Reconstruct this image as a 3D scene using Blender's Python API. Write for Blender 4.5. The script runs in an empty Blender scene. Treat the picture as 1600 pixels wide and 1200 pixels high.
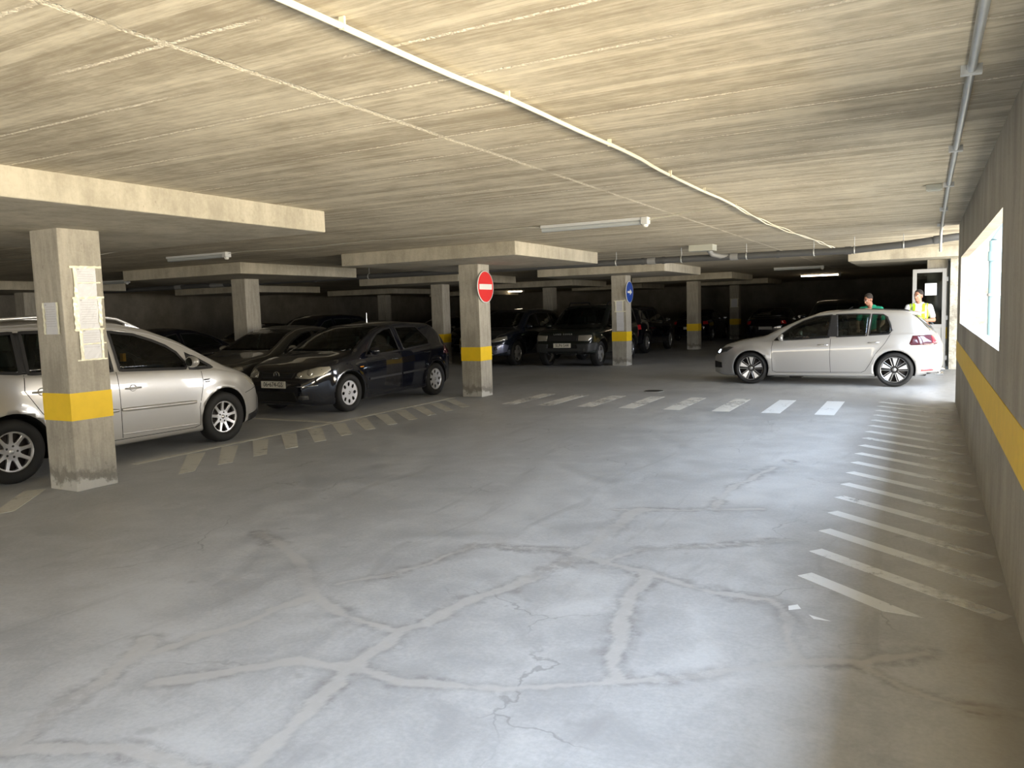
import bpy, bmesh, math, random
import numpy as np
from mathutils import Vector, Matrix
from mathutils.bvhtree import BVHTree
from mathutils.geometry import delaunay_2d_cdt

sc = bpy.context.scene
C = sc.collection
PI = math.pi
random.seed(4)
rng = np.random.default_rng(7)

# ------------------------------------------------------------------ camera, world, light, exposure
cam_d = bpy.data.cameras.new('camera')
cam = bpy.data.objects.new('camera', cam_d)
C.objects.link(cam)
sc.camera = cam
CAM_H = 1.584
F_PX, YAW, PITCH, ROLL = 1216.376, math.radians(28.039), math.radians(5.3447), math.radians(-1.6719)
fw = Vector((-math.sin(YAW) * math.cos(PITCH), math.cos(YAW) * math.cos(PITCH), -math.sin(PITCH)))
rt = Vector((math.cos(YAW), math.sin(YAW), 0))
up = rt.cross(fw)
r2 = math.cos(ROLL) * rt + math.sin(ROLL) * up
u2 = -math.sin(ROLL) * rt + math.cos(ROLL) * up
cam.matrix_world = Matrix(((r2.x, u2.x, -fw.x, 0), (r2.y, u2.y, -fw.y, 0), (r2.z, u2.z, -fw.z, CAM_H), (0, 0, 0, 1)))
cam_d.sensor_width = 36
cam_d.lens = 36 * F_PX / 1600
cam_d.clip_start = 0.05

sc.view_settings.view_transform = 'Standard'
sc.view_settings.look = 'None'
sc.view_settings.gamma = 1
sc.view_settings.use_curve_mapping = False
sc.view_settings.exposure = 0.9

world = bpy.data.worlds.new('world')
sc.world = world
world.use_nodes = True
bg = world.node_tree.nodes['Background']
bg.inputs[0].default_value = (0.62, 0.78, 1.0, 1)
bg.inputs[1].default_value = 0.9


def aim(o, d):
    o.rotation_euler = Vector(d).to_track_quat('-Z', 'Y').to_euler()


def light(name, kind, loc, d, energy, color, sx=1, sy=1, angle=0.01):
    l = bpy.data.lights.new(name, kind)
    l.energy = energy
    l.color = color
    if kind == 'AREA':
        l.shape = 'RECTANGLE'
        l.size = sx
        l.size_y = sy
    if kind == 'SUN':
        l.angle = angle
    o = bpy.data.objects.new(name, l)
    C.objects.link(o)
    o.location = loc
    aim(o, d)
    return o


def area_facing(name, loc, d, length, width, energy, color):
    """rectangle with its long side along world Y, facing d (d has no Y part)"""
    l = bpy.data.lights.new(name, 'AREA')
    l.shape = 'RECTANGLE'
    l.size = width
    l.size_y = length
    l.energy = energy
    l.color = color
    o = bpy.data.objects.new(name, l)
    C.objects.link(o)
    z = -Vector(d).normalized()
    y = Vector((0, 1, 0))
    x = y.cross(z)
    o.matrix_world = Matrix(((x.x, y.x, z.x, loc[0]), (x.y, y.y, z.y, loc[1]), (x.z, y.z, z.z, loc[2]), (0, 0, 0, 1)))
    return o


light('sun', 'SUN', (3, -5, 9), (0.0, 0.77, -0.64), 2.6, (1.0, 0.93, 0.80))
# open daylight outside the wall openings: sky from above, sunlit ground from below
area_facing('daylight_sky_along_wall', (3.6, 2.4, 4.2), (-1, 0, -0.80), 21, 3.0, 2100, (0.66, 0.79, 1.0))
area_facing('daylight_ground_bounce_near', (3.7, -0.5, 0.10), (-0.8, 0, 0.55), 11, 2.4, 1250, (1.0, 0.83, 0.56))
area_facing('added_side_fill', (5.4, 5.2, 1.25), (-1, 0, 0.03), 16.5, 2.2, 1750, (1.0, 0.87, 0.66))  # added lamp brightening the right-hand faces; no bank stands here
area_facing('daylight_driveway_opening', (6.0, 17.0, 1.7), (-1, 0, -0.05), 5.5, 3.0, 420, (0.95, 0.94, 0.97))
# added fill lamps at an invented rear opening behind the camera
l_ = light('added_rear_fill_low', 'AREA', (-9.5, -10.2, 0.12), (0, 0.8, 0.6), 560, (1.0, 0.85, 0.62), 17, 2.2)
l_ = light('added_rear_fill_high', 'AREA', (-9.5, -12.5, 3.2), (0, 1, -0.35), 160, (0.84, 0.90, 1.0), 17, 3.0)


# ------------------------------------------------------------------ materials
def new_mat(name):
    m = bpy.data.materials.new(name)
    m.use_nodes = True
    nt = m.node_tree
    b = nt.nodes['Principled BSDF']
    return m, nt, b


def N(nt, t, **kw):
    n = nt.nodes.new(t)
    for k, v in kw.items():
        if k.startswith('i_'):
            n.inputs[k[2:].replace('_', ' ')].default_value = v
        else:
            setattr(n, k, v)
    return n


def L(nt, a, b):
    nt.links.new(a, b)


def math_n(nt, op, a, b=None, c=None, clamp=False):
    n = nt.nodes.new('ShaderNodeMath')
    n.operation = op
    n.use_clamp = clamp
    for i, v in enumerate((a, b, c)):
        if v is None:
            continue
        if isinstance(v, (int, float)):
            n.inputs[i].default_value = v
        else:
            nt.links.new(v, n.inputs[i])
    return n.outputs[0]


def mixc(nt, fac, a, b):
    n = nt.nodes.new('ShaderNodeMix')
    n.data_type = 'RGBA'
    for s, v in ((n.inputs[0], fac), (n.inputs[6], a), (n.inputs[7], b)):
        if isinstance(v, (int, float)):
            s.default_value = v
        elif isinstance(v, tuple):
            s.default_value = v if len(v) == 4 else (*v, 1)
        else:
            nt.links.new(v, s)
    return n.outputs[2]


def ramp(nt, fac, a, b, lo=0.0, hi=1.0):
    n = nt.nodes.new('ShaderNodeMapRange')
    n.interpolation_type = 'SMOOTHSTEP'
    nt.links.new(fac, n.inputs[0])
    n.inputs[1].default_value = a
    n.inputs[2].default_value = b
    n.inputs[3].default_value = lo
    n.inputs[4].default_value = hi
    return n.outputs[0]


def coords(nt, scale=(1, 1, 1), kind='Object'):
    t = nt.nodes.new('ShaderNodeTexCoord')
    mp = nt.nodes.new('ShaderNodeMapping')
    mp.inputs['Scale'].default_value = scale
    nt.links.new(t.outputs[kind], mp.inputs[0])
    return mp.outputs[0]


def noise(nt, vec, scale, detail=4, rough=0.55, dist=0.0):
    n = nt.nodes.new('ShaderNodeTexNoise')
    nt.links.new(vec, n.inputs['Vector'])
    n.inputs['Scale'].default_value = scale
    n.inputs['Detail'].default_value = detail
    n.inputs['Roughness'].default_value = rough
    n.inputs['Distortion'].default_value = dist
    return n.outputs['Fac']


def bump(nt, b, h, strength=0.3, dist=0.01):
    n = nt.nodes.new('ShaderNodeBump')
    n.inputs['Strength'].default_value = strength
    n.inputs['Distance'].default_value = dist
    nt.links.new(h, n.inputs['Height'])
    nt.links.new(n.outputs[0], b.inputs['Normal'])


def plain(name, col, rough=0.5, metal=0.0, coat=0.0, var=0.0, emit=None, alpha=None, spec=None):
    m, nt, b = new_mat(name)
    b.inputs['Base Color'].default_value = (*col, 1)
    b.inputs['Roughness'].default_value = rough
    b.inputs['Metallic'].default_value = metal
    b.inputs['Coat Weight'].default_value = coat
    b.inputs['Coat Roughness'].default_value = 0.04
    if spec is not None:
        b.inputs['Specular IOR Level'].default_value = spec
    v = coords(nt)
    f = noise(nt, v, 9 if var else 30, 4)
    k = var if var else 0.03
    c = mixc(nt, f, tuple(max(0, x * (1 - k)) for x in col), tuple(min(1, x * (1 + k)) for x in col))
    L(nt, c, b.inputs['Base Color'])
    if emit:
        b.inputs['Emission Color'].default_value = (*emit[0], 1)
        b.inputs['Emission Strength'].default_value = emit[1]
    return m


def concrete(name, a, b_, streak=(6, 6, 0.8), sc1=1.3, bumps=0.25, foot=False):
    m, nt, b = new_mat(name)
    v = coords(nt)
    big = noise(nt, v, sc1, 5, 0.6)
    vs = coords(nt, streak)
    st = noise(nt, vs, 3.0, 6, 0.65)
    fine = noise(nt, v, 38, 3, 0.6)
    f = math_n(nt, 'ADD', math_n(nt, 'MULTIPLY', big, 0.45), math_n(nt, 'ADD', math_n(nt, 'MULTIPLY', st, 0.4), math_n(nt, 'MULTIPLY', fine, 0.15)))
    c = mixc(nt, ramp(nt, f, 0.36, 0.64), a, b_)
    pits = ramp(nt, noise(nt, v, 17, 2, 0.5), 0.70, 0.76)
    c = mixc(nt, math_n(nt, 'MULTIPLY', pits, 0.35), c, tuple(x * 0.55 for x in a))
    h = math_n(nt, 'ADD', st, math_n(nt, 'MULTIPLY', fine, 0.3))
    if foot:
        sz = nt.nodes.new('ShaderNodeSeparateXYZ')
        L(nt, v, sz.inputs[0])
        n2 = noise(nt, v, 7, 5, 0.65)
        zz = math_n(nt, 'SUBTRACT', sz.outputs[2], math_n(nt, 'MULTIPLY', n2, 0.42))
        c = mixc(nt, math_n(nt, 'MULTIPLY', ramp(nt, zz, 0.03, -0.06), 0.65), c, tuple(x * 0.48 for x in a))
        c = mixc(nt, math_n(nt, 'MULTIPLY', ramp(nt, zz, -0.10, -0.16), 0.7), c, (0.60, 0.58, 0.52))
    L(nt, c, b.inputs['Base Color'])
    b.inputs['Roughness'].default_value = 0.9
    bump(nt, b, h, bumps, 0.012)
    return m


M = {}
M['concrete'] = concrete('column concrete', (0.29, 0.27, 0.225), (0.47, 0.44, 0.37), foot=True)
M['capital'] = concrete('capital concrete', (0.32, 0.295, 0.235), (0.50, 0.465, 0.38), streak=(2, 2, 0.6))
M['wall'] = concrete('wall concrete', (0.25, 0.23, 0.19), (0.42, 0.39, 0.33), streak=(1.2, 1.2, 0.25), sc1=0.7)
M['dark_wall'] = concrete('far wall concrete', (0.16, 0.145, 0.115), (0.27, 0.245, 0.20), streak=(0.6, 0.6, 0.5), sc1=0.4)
M['outer'] = concrete('outer rough plaster', (0.24, 0.22, 0.175), (0.62, 0.59, 0.49), streak=(3, 3, 3), sc1=2.6, bumps=0.9)


def ceiling_mat():
    m, nt, b = new_mat('board marked ceiling concrete')
    t = nt.nodes.new('ShaderNodeTexCoord')
    P = t.outputs['Object']
    sep = nt.nodes.new('ShaderNodeSeparateXYZ')
    L(nt, P, sep.inputs[0])
    wob = noise(nt, P, 2.2, 3, 0.6)
    wobf = noise(nt, P, 22, 3, 0.7)
    w = math_n(nt, 'ADD', math_n(nt, 'MULTIPLY', wob, 0.035), math_n(nt, 'MULTIPLY', wobf, 0.034))
    # joints across (every 0.505 m along Y)
    yy = math_n(nt, 'ADD', sep.outputs[1], w)
    k = math_n(nt, 'DIVIDE', math_n(nt, 'SUBTRACT', yy, 2.245), 0.505)
    fr = math_n(nt, 'ABSOLUTE', math_n(nt, 'SUBTRACT', math_n(nt, 'FRACT', math_n(nt, 'ADD', k, 0.5)), 0.5))
    dy = math_n(nt, 'MULTIPLY', fr, 0.505)
    ly = ramp(nt, dy, 0.017, 0.007)
    mask = ramp(nt, noise(nt, coords(nt, (0.55, 2.0, 1)), 1.1, 2), 0.38, 0.55)
    ly = math_n(nt, 'MULTIPLY', ly, mask)
    # long joint along Y at x = -2.68
    xx = math_n(nt, 'ADD', sep.outputs[0], w)
    dx = math_n(nt, 'ABSOLUTE', math_n(nt, 'ADD', xx, 2.645))
    lx = ramp(nt, dx, 0.028, 0.012)
    mx2 = ramp(nt, noise(nt, P, 1.7, 3), 0.30, 0.5)
    lx = math_n(nt, 'MULTIPLY', lx, mx2)
    j = math_n(nt, 'MAXIMUM', ly, lx)
    crumb = ramp(nt, noise(nt, P, 60, 2, 0.6), 0.42, 0.62)
    # boards: long noise along X, board tone by cell
    vb = coords(nt, (1.3, 15.0, 1))
    grain = noise(nt, vb, 2.4, 9, 0.72, 0.25)
    vb2 = coords(nt, (0.35, 4.0, 1))
    brd = noise(nt, vb2, 1.6, 3, 0.5)
    bv = nt.nodes.new('ShaderNodeTexWhiteNoise')
    bv.noise_dimensions = '1D'
    L(nt, math_n(nt, 'FLOOR', math_n(nt, 'DIVIDE', sep.outputs[1], 0.101)), bv.inputs['W'])
    big = noise(nt, P, 1.1, 6, 0.65)
    f = math_n(nt, 'ADD', math_n(nt, 'MULTIPLY', grain, 0.42), math_n(nt, 'ADD', math_n(nt, 'MULTIPLY', brd, 0.18), math_n(nt, 'ADD', math_n(nt, 'MULTIPLY', big, 0.27), math_n(nt, 'MULTIPLY', noise(nt, P, 9, 5, 0.7), 0.13))))
    f = math_n(nt, 'ADD', f, math_n(nt, 'MULTIPLY', math_n(nt, 'SUBTRACT', bv.outputs[0], 0.5), 0.08))
    c = mixc(nt, ramp(nt, f, 0.37, 0.63), (0.315, 0.272, 0.198), (0.65, 0.595, 0.465))
    dark = math_n(nt, 'MULTIPLY', ramp(nt, dy, 0.045, 0.015), 0.42)
    c = mixc(nt, dark, c, (0.28, 0.235, 0.17))
    c = mixc(nt, math_n(nt, 'MULTIPLY', j, math_n(nt, 'ADD', math_n(nt, 'MULTIPLY', crumb, 0.6), 0.4)), c, (0.86, 0.80, 0.66))
    L(nt, c, b.inputs['Base Color'])
    b.inputs['Roughness'].default_value = 0.92
    h = math_n(nt, 'ADD', math_n(nt, 'MULTIPLY', grain, 0.5), math_n(nt, 'MULTIPLY', j, math_n(nt, 'MULTIPLY', crumb, -1.6)))
    bump(nt, b, h, 0.45, 0.012)
    return m


def floor_mat():
    m, nt, b = new_mat('dusty screed floor')
    v = coords(nt)
    at = nt.nodes.new('ShaderNodeAttribute')
    at.attribute_name = 'repair'
    sp = nt.nodes.new('ShaderNodeSeparateColor')
    L(nt, at.outputs['Color'], sp.inputs[0])
    big = noise(nt, v, 0.6, 5, 0.6, 0.5)
    mid = noise(nt, v, 3.5, 6, 0.66, 0.6)
    fine = noise(nt, v, 45, 3, 0.6)
    f = math_n(nt, 'ADD', math_n(nt, 'MULTIPLY', big, 0.4), math_n(nt, 'ADD', math_n(nt, 'MULTIPLY', mid, 0.42), math_n(nt, 'MULTIPLY', fine, 0.18)))
    c = mixc(nt, ramp(nt, f, 0.36, 0.64), (0.335, 0.34, 0.34), (0.50, 0.505, 0.50))
    # sweeping tyre marks along the lane
    vt = coords(nt, (1.6, 0.35, 1))
    ty = noise(nt, vt, 2.2, 5, 0.6, 1.2)
    c = mixc(nt, math_n(nt, 'MULTIPLY', ramp(nt, ty, 0.56, 0.72), 0.35), c, (0.27, 0.265, 0.26))
    # fine cracks
    vo = nt.nodes.new('ShaderNodeTexVoronoi')
    vo.feature = 'DISTANCE_TO_EDGE'
    wv = nt.nodes.new('ShaderNodeVectorMath')
    wv.operation = 'ADD'
    nz = nt.nodes.new('ShaderNodeTexNoise')
    nz.inputs['Scale'].default_value = 2.5
    nz.inputs['Detail'].default_value = 5
    L(nt, v, nz.inputs['Vector'])
    sc_ = nt.nodes.new('ShaderNodeVectorMath')
    sc_.operation = 'SCALE'
    sc_.inputs['Scale'].default_value = 0.55
    L(nt, nz.outputs['Color'], sc_.inputs[0])
    L(nt, v, wv.inputs[0])
    L(nt, sc_.outputs[0], wv.inputs[1])
    L(nt, wv.outputs[0], vo.inputs['Vector'])
    vo.inputs['Scale'].default_value = 0.62
    cr = ramp(nt, vo.outputs['Distance'], 0.006, 0.001)
    cm = ramp(nt, noise(nt, v, 0.9, 2), 0.5, 0.62)
    c = mixc(nt, math_n(nt, 'MULTIPLY', math_n(nt, 'MULTIPLY', cr, cm), 0.55), c, (0.2, 0.195, 0.19))
    # spots
    spots = ramp(nt, noise(nt, v, 5.5, 2, 0.4), 0.70, 0.76)
    c = mixc(nt, math_n(nt, 'MULTIPLY', spots, 0.4), c, (0.27, 0.265, 0.26))
    # repaired crack bands (attribute): fringe dark, fill light
    rag = ramp(nt, noise(nt, v, 14, 5, 0.7), 0.3, 0.6)
    c = mixc(nt, math_n(nt, 'MULTIPLY', math_n(nt, 'MULTIPLY', sp.outputs[1], 0.9), rag), c, (0.215, 0.205, 0.20))
    c = mixc(nt, math_n(nt, 'MULTIPLY', sp.outputs[0], 0.8), c, (0.465, 0.46, 0.44))
    # darker brown tone along the wall foot
    sx = nt.nodes.new('ShaderNodeSeparateXYZ')
    L(nt, v, sx.inputs[0])
    d1 = ramp(nt, math_n(nt, 'ADD', sx.outputs[0], math_n(nt, 'MULTIPLY', mid, 0.5)), 0.30, 0.62)
    c = mixc(nt, math_n(nt, 'MULTIPLY', d1, 0.6), c, (0.20, 0.175, 0.14))
    L(nt, c, b.inputs['Base Color'])
    rr = ramp(nt, mid, 0.3, 0.7, 0.42, 0.68)
    L(nt, rr, b.inputs['Roughness'])
    b.inputs['Specular IOR Level'].default_value = 0.4
    bump(nt, b, math_n(nt, 'ADD', mid, math_n(nt, 'MULTIPLY', fine, 0.4)), 0.12, 0.01)
    return m


def paint_mat(name, col, wear_lo, wear_hi, scale=9, amount=1.0, fade=False):
    """worn road paint: bare floor shows through where it is gone"""
    m, nt, b = new_mat(name)
    v = coords(nt)
    n1 = noise(nt, v, scale, 6, 0.72)
    n2 = noise(nt, v, 1.4, 3, 0.6)
    f = math_n(nt, 'ADD', math_n(nt, 'MULTIPLY', n1, 0.55), math_n(nt, 'MULTIPLY', n2, 0.45))
    a = math_n(nt, 'MULTIPLY', ramp(nt, f, wear_lo, wear_hi, 1.0, 0.0), amount)
    if fade:
        sx = nt.nodes.new('ShaderNodeSeparateXYZ')
        L(nt, v, sx.inputs[0])
        fx = math_n(nt, 'ADD', sx.outputs[0], math_n(nt, 'MULTIPLY', math_n(nt, 'SUBTRACT', n1, 0.5), 0.5))
        a = math_n(nt, 'MULTIPLY', a, ramp(nt, fx, -0.15, 0.42, 0.95, 0.18))
    b.inputs['Base Color'].default_value = (*col, 1)
    b.inputs['Roughness'].default_value = 0.6
    L(nt, a, b.inputs['Alpha'])
    return m


def car_paint(name, col, metal=0.6, rough=0.28):
    m, nt, b = new_mat(name)
    v = coords(nt)
    n1 = noise(nt, v, 700, 1)
    c = mixc(nt, n1, tuple(x * 0.94 for x in col), tuple(min(1, x * 1.06) for x in col))
    L(nt, c, b.inputs['Base Color'])
    b.inputs['Metallic'].default_value = metal
    b.inputs['Roughness'].default_value = rough
    b.inputs['Coat Weight'].default_value = 1.0
    b.inputs['Coat Roughness'].default_value = 0.03
    return m


def glass_mat(name, col, rough=0.0):
    m, nt, b = new_mat(name)
    b.inputs['Base Color'].default_value = (*col, 1)
    b.inputs['Transmission Weight'].default_value = 1.0
    b.inputs['Roughness'].default_value = rough
    b.inputs['IOR'].default_value = 1.45
    out = nt.nodes['Material Output']
    tr = nt.nodes.new('ShaderNodeBsdfTransparent')
    tr.inputs[0].default_value = (*col, 1)
    gl = nt.nodes.new('ShaderNodeBsdfGlossy')
    gl.inputs['Roughness'].default_value = 0.02
    fr = nt.nodes.new('ShaderNodeFresnel')
    fr.inputs[0].default_value = 1.5
    mx = nt.nodes.new('ShaderNodeMixShader')
    L(nt, fr.outputs[0], mx.inputs[0])
    L(nt, tr.outputs[0], mx.inputs[1])
    L(nt, gl.outputs[0], mx.inputs[2])
    L(nt, mx.outputs[0], out.inputs[0])
    return m


M['ceiling'] = ceiling_mat()
M['floor'] = floor_mat()
M['yellow'] = paint_mat('yellow paint', (0.83, 0.55, 0.01), 2, 3)
M['yellow_col'] = plain('yellow column paint', (0.85, 0.57, 0.012), 0.55, var=0.10)
M['yellow_wall'] = plain('yellow wall paint', (0.80, 0.53, 0.02), 0.6, var=0.12)
M['white_paint'] = paint_mat('white line paint', (0.80, 0.82, 0.82), 0.55, 0.72, scale=14)
M['white_worn'] = paint_mat('worn white line paint', (0.82, 0.81, 0.76), 0.48, 0.66, amount=0.9)
M['faint_paint'] = paint_mat('faded line paint', (0.88, 0.85, 0.74), 0.50, 0.78, amount=0.66)
M['ground'] = plain('outdoor ground', (0.55, 0.50, 0.41), 0.9, var=0.12)
M['silver'] = car_paint('silver metallic paint', (0.50, 0.49, 0.47), 0.5, 0.32)
M['silver_light'] = car_paint('light silver paint', (0.41, 0.405, 0.395), 0.5, 0.34)
M['black_paint'] = car_paint('deep black blue paint', (0.004, 0.005, 0.010), 0.1, 0.1)
M['grey_paint'] = car_paint('dark grey metallic paint', (0.13, 0.125, 0.115), 0.6, 0.25)
M['navy_paint'] = car_paint('dark navy paint', (0.008, 0.011, 0.02), 0.3, 0.25)
M['green_paint'] = car_paint('very dark green paint', (0.008, 0.013, 0.011), 0.3, 0.3)
M['blue_grey'] = car_paint('blue grey paint', (0.16, 0.17, 0.24), 0.5, 0.3)
M['glass'] = glass_mat('tinted car glass', (0.34, 0.42, 0.38))
M['dark_glass'] = plain('dark tinted glass', (0.004, 0.006, 0.006), 0.03, spec=0.6)
M['clear_glass'] = glass_mat('clear lens', (0.9, 0.92, 0.92))
M['door_glass'] = glass_mat('door glass', (0.45, 0.47, 0.46))
M['rubber'] = plain('tyre rubber', (0.012, 0.012, 0.012), 0.75, var=0.25)
M['black_plastic'] = plain('black plastic', (0.012, 0.012, 0.013), 0.5)
M['grey_plastic'] = plain('charcoal bumper plastic', (0.03, 0.032, 0.033), 0.55, var=0.1)
M['void'] = plain('seam shadow gap', (0.006, 0.006, 0.006), 0.8)
M['alloy'] = plain('alloy wheel', (0.62, 0.62, 0.62), 0.3, 0.75)
M['rim_dark'] = plain('gloss black rim', (0.01, 0.01, 0.011), 0.2)
M['rim_bright'] = plain('machined rim face', (0.80, 0.80, 0.82), 0.28, 0.7)
M['disc'] = plain('brake disc steel', (0.022, 0.018, 0.017), 0.6, 0.0)
M['chrome'] = plain('chrome', (0.75, 0.75, 0.75), 0.12, 1.0)
M['reflector'] = plain('lamp reflector', (0.70, 0.68, 0.62), 0.22, 0.8)
M['headlamp'] = plain('lamp housing pale', (0.42, 0.40, 0.33), 0.15, 0.3, coat=1)
M['headlamp_dark'] = plain('lamp housing dark', (0.05, 0.05, 0.05), 0.15, 0.3, coat=1)
M['lamp_lit'] = plain('lit daytime lamp', (0.8, 0.9, 1.0), 0.2, emit=((0.75, 0.88, 1.0), 9))
M['tail_dark'] = plain('smoked tail lamp', (0.07, 0.012, 0.02), 0.12, coat=1)
M['tail_red'] = plain('red tail lamp', (0.55, 0.02, 0.03), 0.15, coat=1)
M['amber'] = plain('amber lens', (0.8, 0.3, 0.03), 0.2)
M['plate'] = plain('plate white', (0.72, 0.70, 0.62), 0.5)
M['ink'] = plain('black ink', (0.015, 0.015, 0.015), 0.6)
M['ink_grey'] = plain('grey print', (0.48, 0.48, 0.50), 0.7)
M['seat'] = plain('dark seat cloth', (0.03, 0.032, 0.034), 0.9, var=0.2)
M['paper'] = plain('paper in plastic sleeve', (0.66, 0.67, 0.70), 0.35, var=0.05)
M['tape'] = plain('crinkled clear tape', (0.92, 0.88, 0.70), 0.15, var=0.15)
M['red_sign'] = plain('red sign sheet', (0.72, 0.035, 0.035), 0.35)
M['white_sign'] = plain('white sign sheet', (0.80, 0.80, 0.76), 0.35)
M['blue_sign'] = plain('blue sign sheet', (0.012, 0.07, 0.40), 0.35)
M['sign_back'] = plain('sign backing metal', (0.4, 0.4, 0.4), 0.4, 0.8)
M['galv'] = plain('galvanised steel', (0.50, 0.52, 0.53), 0.42, 0.6, var=0.15)
M['pvc_grey'] = plain('grey drain pipe plastic', (0.075, 0.078, 0.082), 0.5, var=0.12)
M['pvc_light'] = plain('light grey pipe coupling', (0.24, 0.245, 0.25), 0.5, var=0.1)
M['pvc_blue'] = plain('pale blue downpipe', (0.20, 0.31, 0.36), 0.4)
M['box_grey'] = plain('pale grey box plastic', (0.42, 0.43, 0.38), 0.5)
M['cable'] = plain('cream cable sheath', (0.74, 0.71, 0.58), 0.5)
M['cable_grey'] = plain('grey cable sheath', (0.42, 0.41, 0.37), 0.5)
M['lamp_white'] = plain('lamp body white', (0.55, 0.57, 0.58), 0.4)
M['diffuser'] = plain('clear lamp diffuser', (0.40, 0.43, 0.44), 0.15, coat=0.5)
M['lamp_on'] = plain('lit fluorescent tube', (1, 0.9, 0.75), 0.4, emit=((1.0, 0.80, 0.55), 8))
M['frame_grey'] = plain('grey white door frame', (0.30, 0.295, 0.28), 0.45)
M['door_panel'] = plain('door panel grey', (0.33, 0.33, 0.31), 0.5)
M['skin'] = plain('tanned skin', (0.30, 0.14, 0.085), 0.55, var=0.08)
M['skin_b'] = plain('lighter tanned skin', (0.36, 0.17, 0.10), 0.55, var=0.08)  # lighter skin tone for the man in the vest
M['hair'] = plain('dark cropped hair', (0.02, 0.014, 0.01), 0.85, var=0.2)
M['green_shirt'] = plain('green shirt cloth', (0.006, 0.26, 0.15), 0.85, var=0.12)
M['white_shirt'] = plain('white shirt cloth', (0.55, 0.55, 0.56), 0.85)
M['vest'] = plain('fluorescent yellow vest', (0.45, 0.70, 0.01), 0.7)
M['vest_band'] = plain('silver grey vest band', (0.30, 0.32, 0.24), 0.4, 0.3)
M['trousers'] = plain('dark trousers', (0.03, 0.035, 0.05), 0.9)
M['shoe'] = plain('dark shoe', (0.02, 0.018, 0.016), 0.6)
M['eye'] = plain('eye white', (0.7, 0.7, 0.68), 0.3)
M['lips'] = plain('lips', (0.40, 0.14, 0.10), 0.6)
M['iron'] = plain('cast iron grate', (0.03, 0.026, 0.022), 0.7)


# ------------------------------------------------------------------ mesh helpers
class MB:
    def __init__(s):
        s.v = []
        s.f = []
        s.m = []
        s.sm = []

    def add(s, vs, fs, mi=0, smooth=False):
        o = len(s.v)
        s.v += [tuple(v) for v in vs]
        for f in fs:
            s.f.append(tuple(i + o for i in f))
            s.m.append(mi)
            s.sm.append(smooth)
        return s

    def box(s, a, b, mi=0):
        (x0, y0, z0), (x1, y1, z1) = a, b
        x0, x1 = min(x0, x1), max(x0, x1)
        y0, y1 = min(y0, y1), max(y0, y1)
        z0, z1 = min(z0, z1), max(z0, z1)
        v = [(x0, y0, z0), (x1, y0, z0), (x1, y1, z0), (x0, y1, z0), (x0, y0, z1), (x1, y0, z1), (x1, y1, z1), (x0, y1, z1)]
        return s.add(v, [(0, 3, 2, 1), (4, 5, 6, 7), (0, 1, 5, 4), (1, 2, 6, 5), (2, 3, 7, 6), (3, 0, 4, 7)], mi)

    def obox(s, c, ax, ay, az, mi=0):
        c, ax, ay, az = map(Vector, (c, ax, ay, az))
        v = [c + i * ax + j * ay + k * az for k in (-1, 1) for (i, j) in ((-1, -1), (1, -1), (1, 1), (-1, 1))]
        return s.add(v, [(0, 3, 2, 1), (4, 5, 6, 7), (0, 1, 5, 4), (1, 2, 6, 5), (2, 3, 7, 6), (3, 0, 4, 7)], mi)

    def tube(s, pts, r, n=10, mi=0, cap=True):
        pts = [Vector(p) for p in pts]
        rs = r if isinstance(r, (list, tuple)) else [r] * len(pts)
        rings = []
        prev = None
        for i, p in enumerate(pts):
            a = pts[max(0, i - 1)]
            b = pts[min(len(pts) - 1, i + 1)]
            t = (b - a).normalized()
            if prev is None:
                u = t.orthogonal().normalized()
            else:
                u = (prev - prev.dot(t) * t).normalized()
            prev = u
            w = t.cross(u)
            rings.append([p + rs[i] * (math.cos(2 * PI * k / n) * u + math.sin(2 * PI * k / n) * w) for k in range(n)])
        vs = [q for rg in rings for q in rg]
        fs = []
        for i in range(len(pts) - 1):
            for k in range(n):
                fs.append((i * n + k, i * n + (k + 1) % n, (i + 1) * n + (k + 1) % n, (i + 1) * n + k))
        s.add(vs, fs, mi, True)
        if cap:
            s.add(rings[0], [tuple(reversed(range(n)))], mi)
            s.add(rings[-1], [tuple(range(n))], mi)
        return s

    def lathe(s, prof, axis='y', n=40, mi=0, closed=False, o=(0, 0, 0)):
        """prof: list of (axial, radius)"""
        vs = []
        for a, r in prof:
            for k in range(n):
                c, d = r * math.cos(2 * PI * k / n), r * math.sin(2 * PI * k / n)
                p = (c, a, d) if axis == 'y' else (c, d, a) if axis == 'z' else (a, c, d)
                vs.append((p[0] + o[0], p[1] + o[1], p[2] + o[2]))
        m = len(prof)
        fs = []
        for i in range(m if closed else m - 1):
            j = (i + 1) % m
            for k in range(n):
                q = (i * n + k, i * n + (k + 1) % n, j * n + (k + 1) % n, j * n + k)
                fs.append(q if axis != 'y' else q[::-1])
        return s.add(vs, fs, mi, True)

    def build(s, name, mats, parent=None):
        me = bpy.data.meshes.new(name)
        me.from_pydata(s.v, [], s.f)
        mats = mats if isinstance(mats, (list, tuple)) else [mats]
        for m in mats:
            me.materials.append(m)
        me.polygons.foreach_set('material_index', s.m)
        me.polygons.foreach_set('use_smooth', s.sm)
        me.update()
        o = bpy.data.objects.new(name, me)
        C.objects.link(o)
        if parent is not None:
            o.parent = parent
        return o


def soft(o, w=0.006, seg=2):
    md = o.modifiers.new('bevel', 'BEVEL')
    md.width = w
    md.segments = seg
    md.limit_method = 'ANGLE'
    return o


def tag(o, label=None, cat=None, group=None, kind=None):
    if label:
        o['label'] = label
    if cat:
        o['category'] = cat
    if group:
        o['group'] = group
    if kind:
        o['kind'] = kind
    return o


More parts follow.
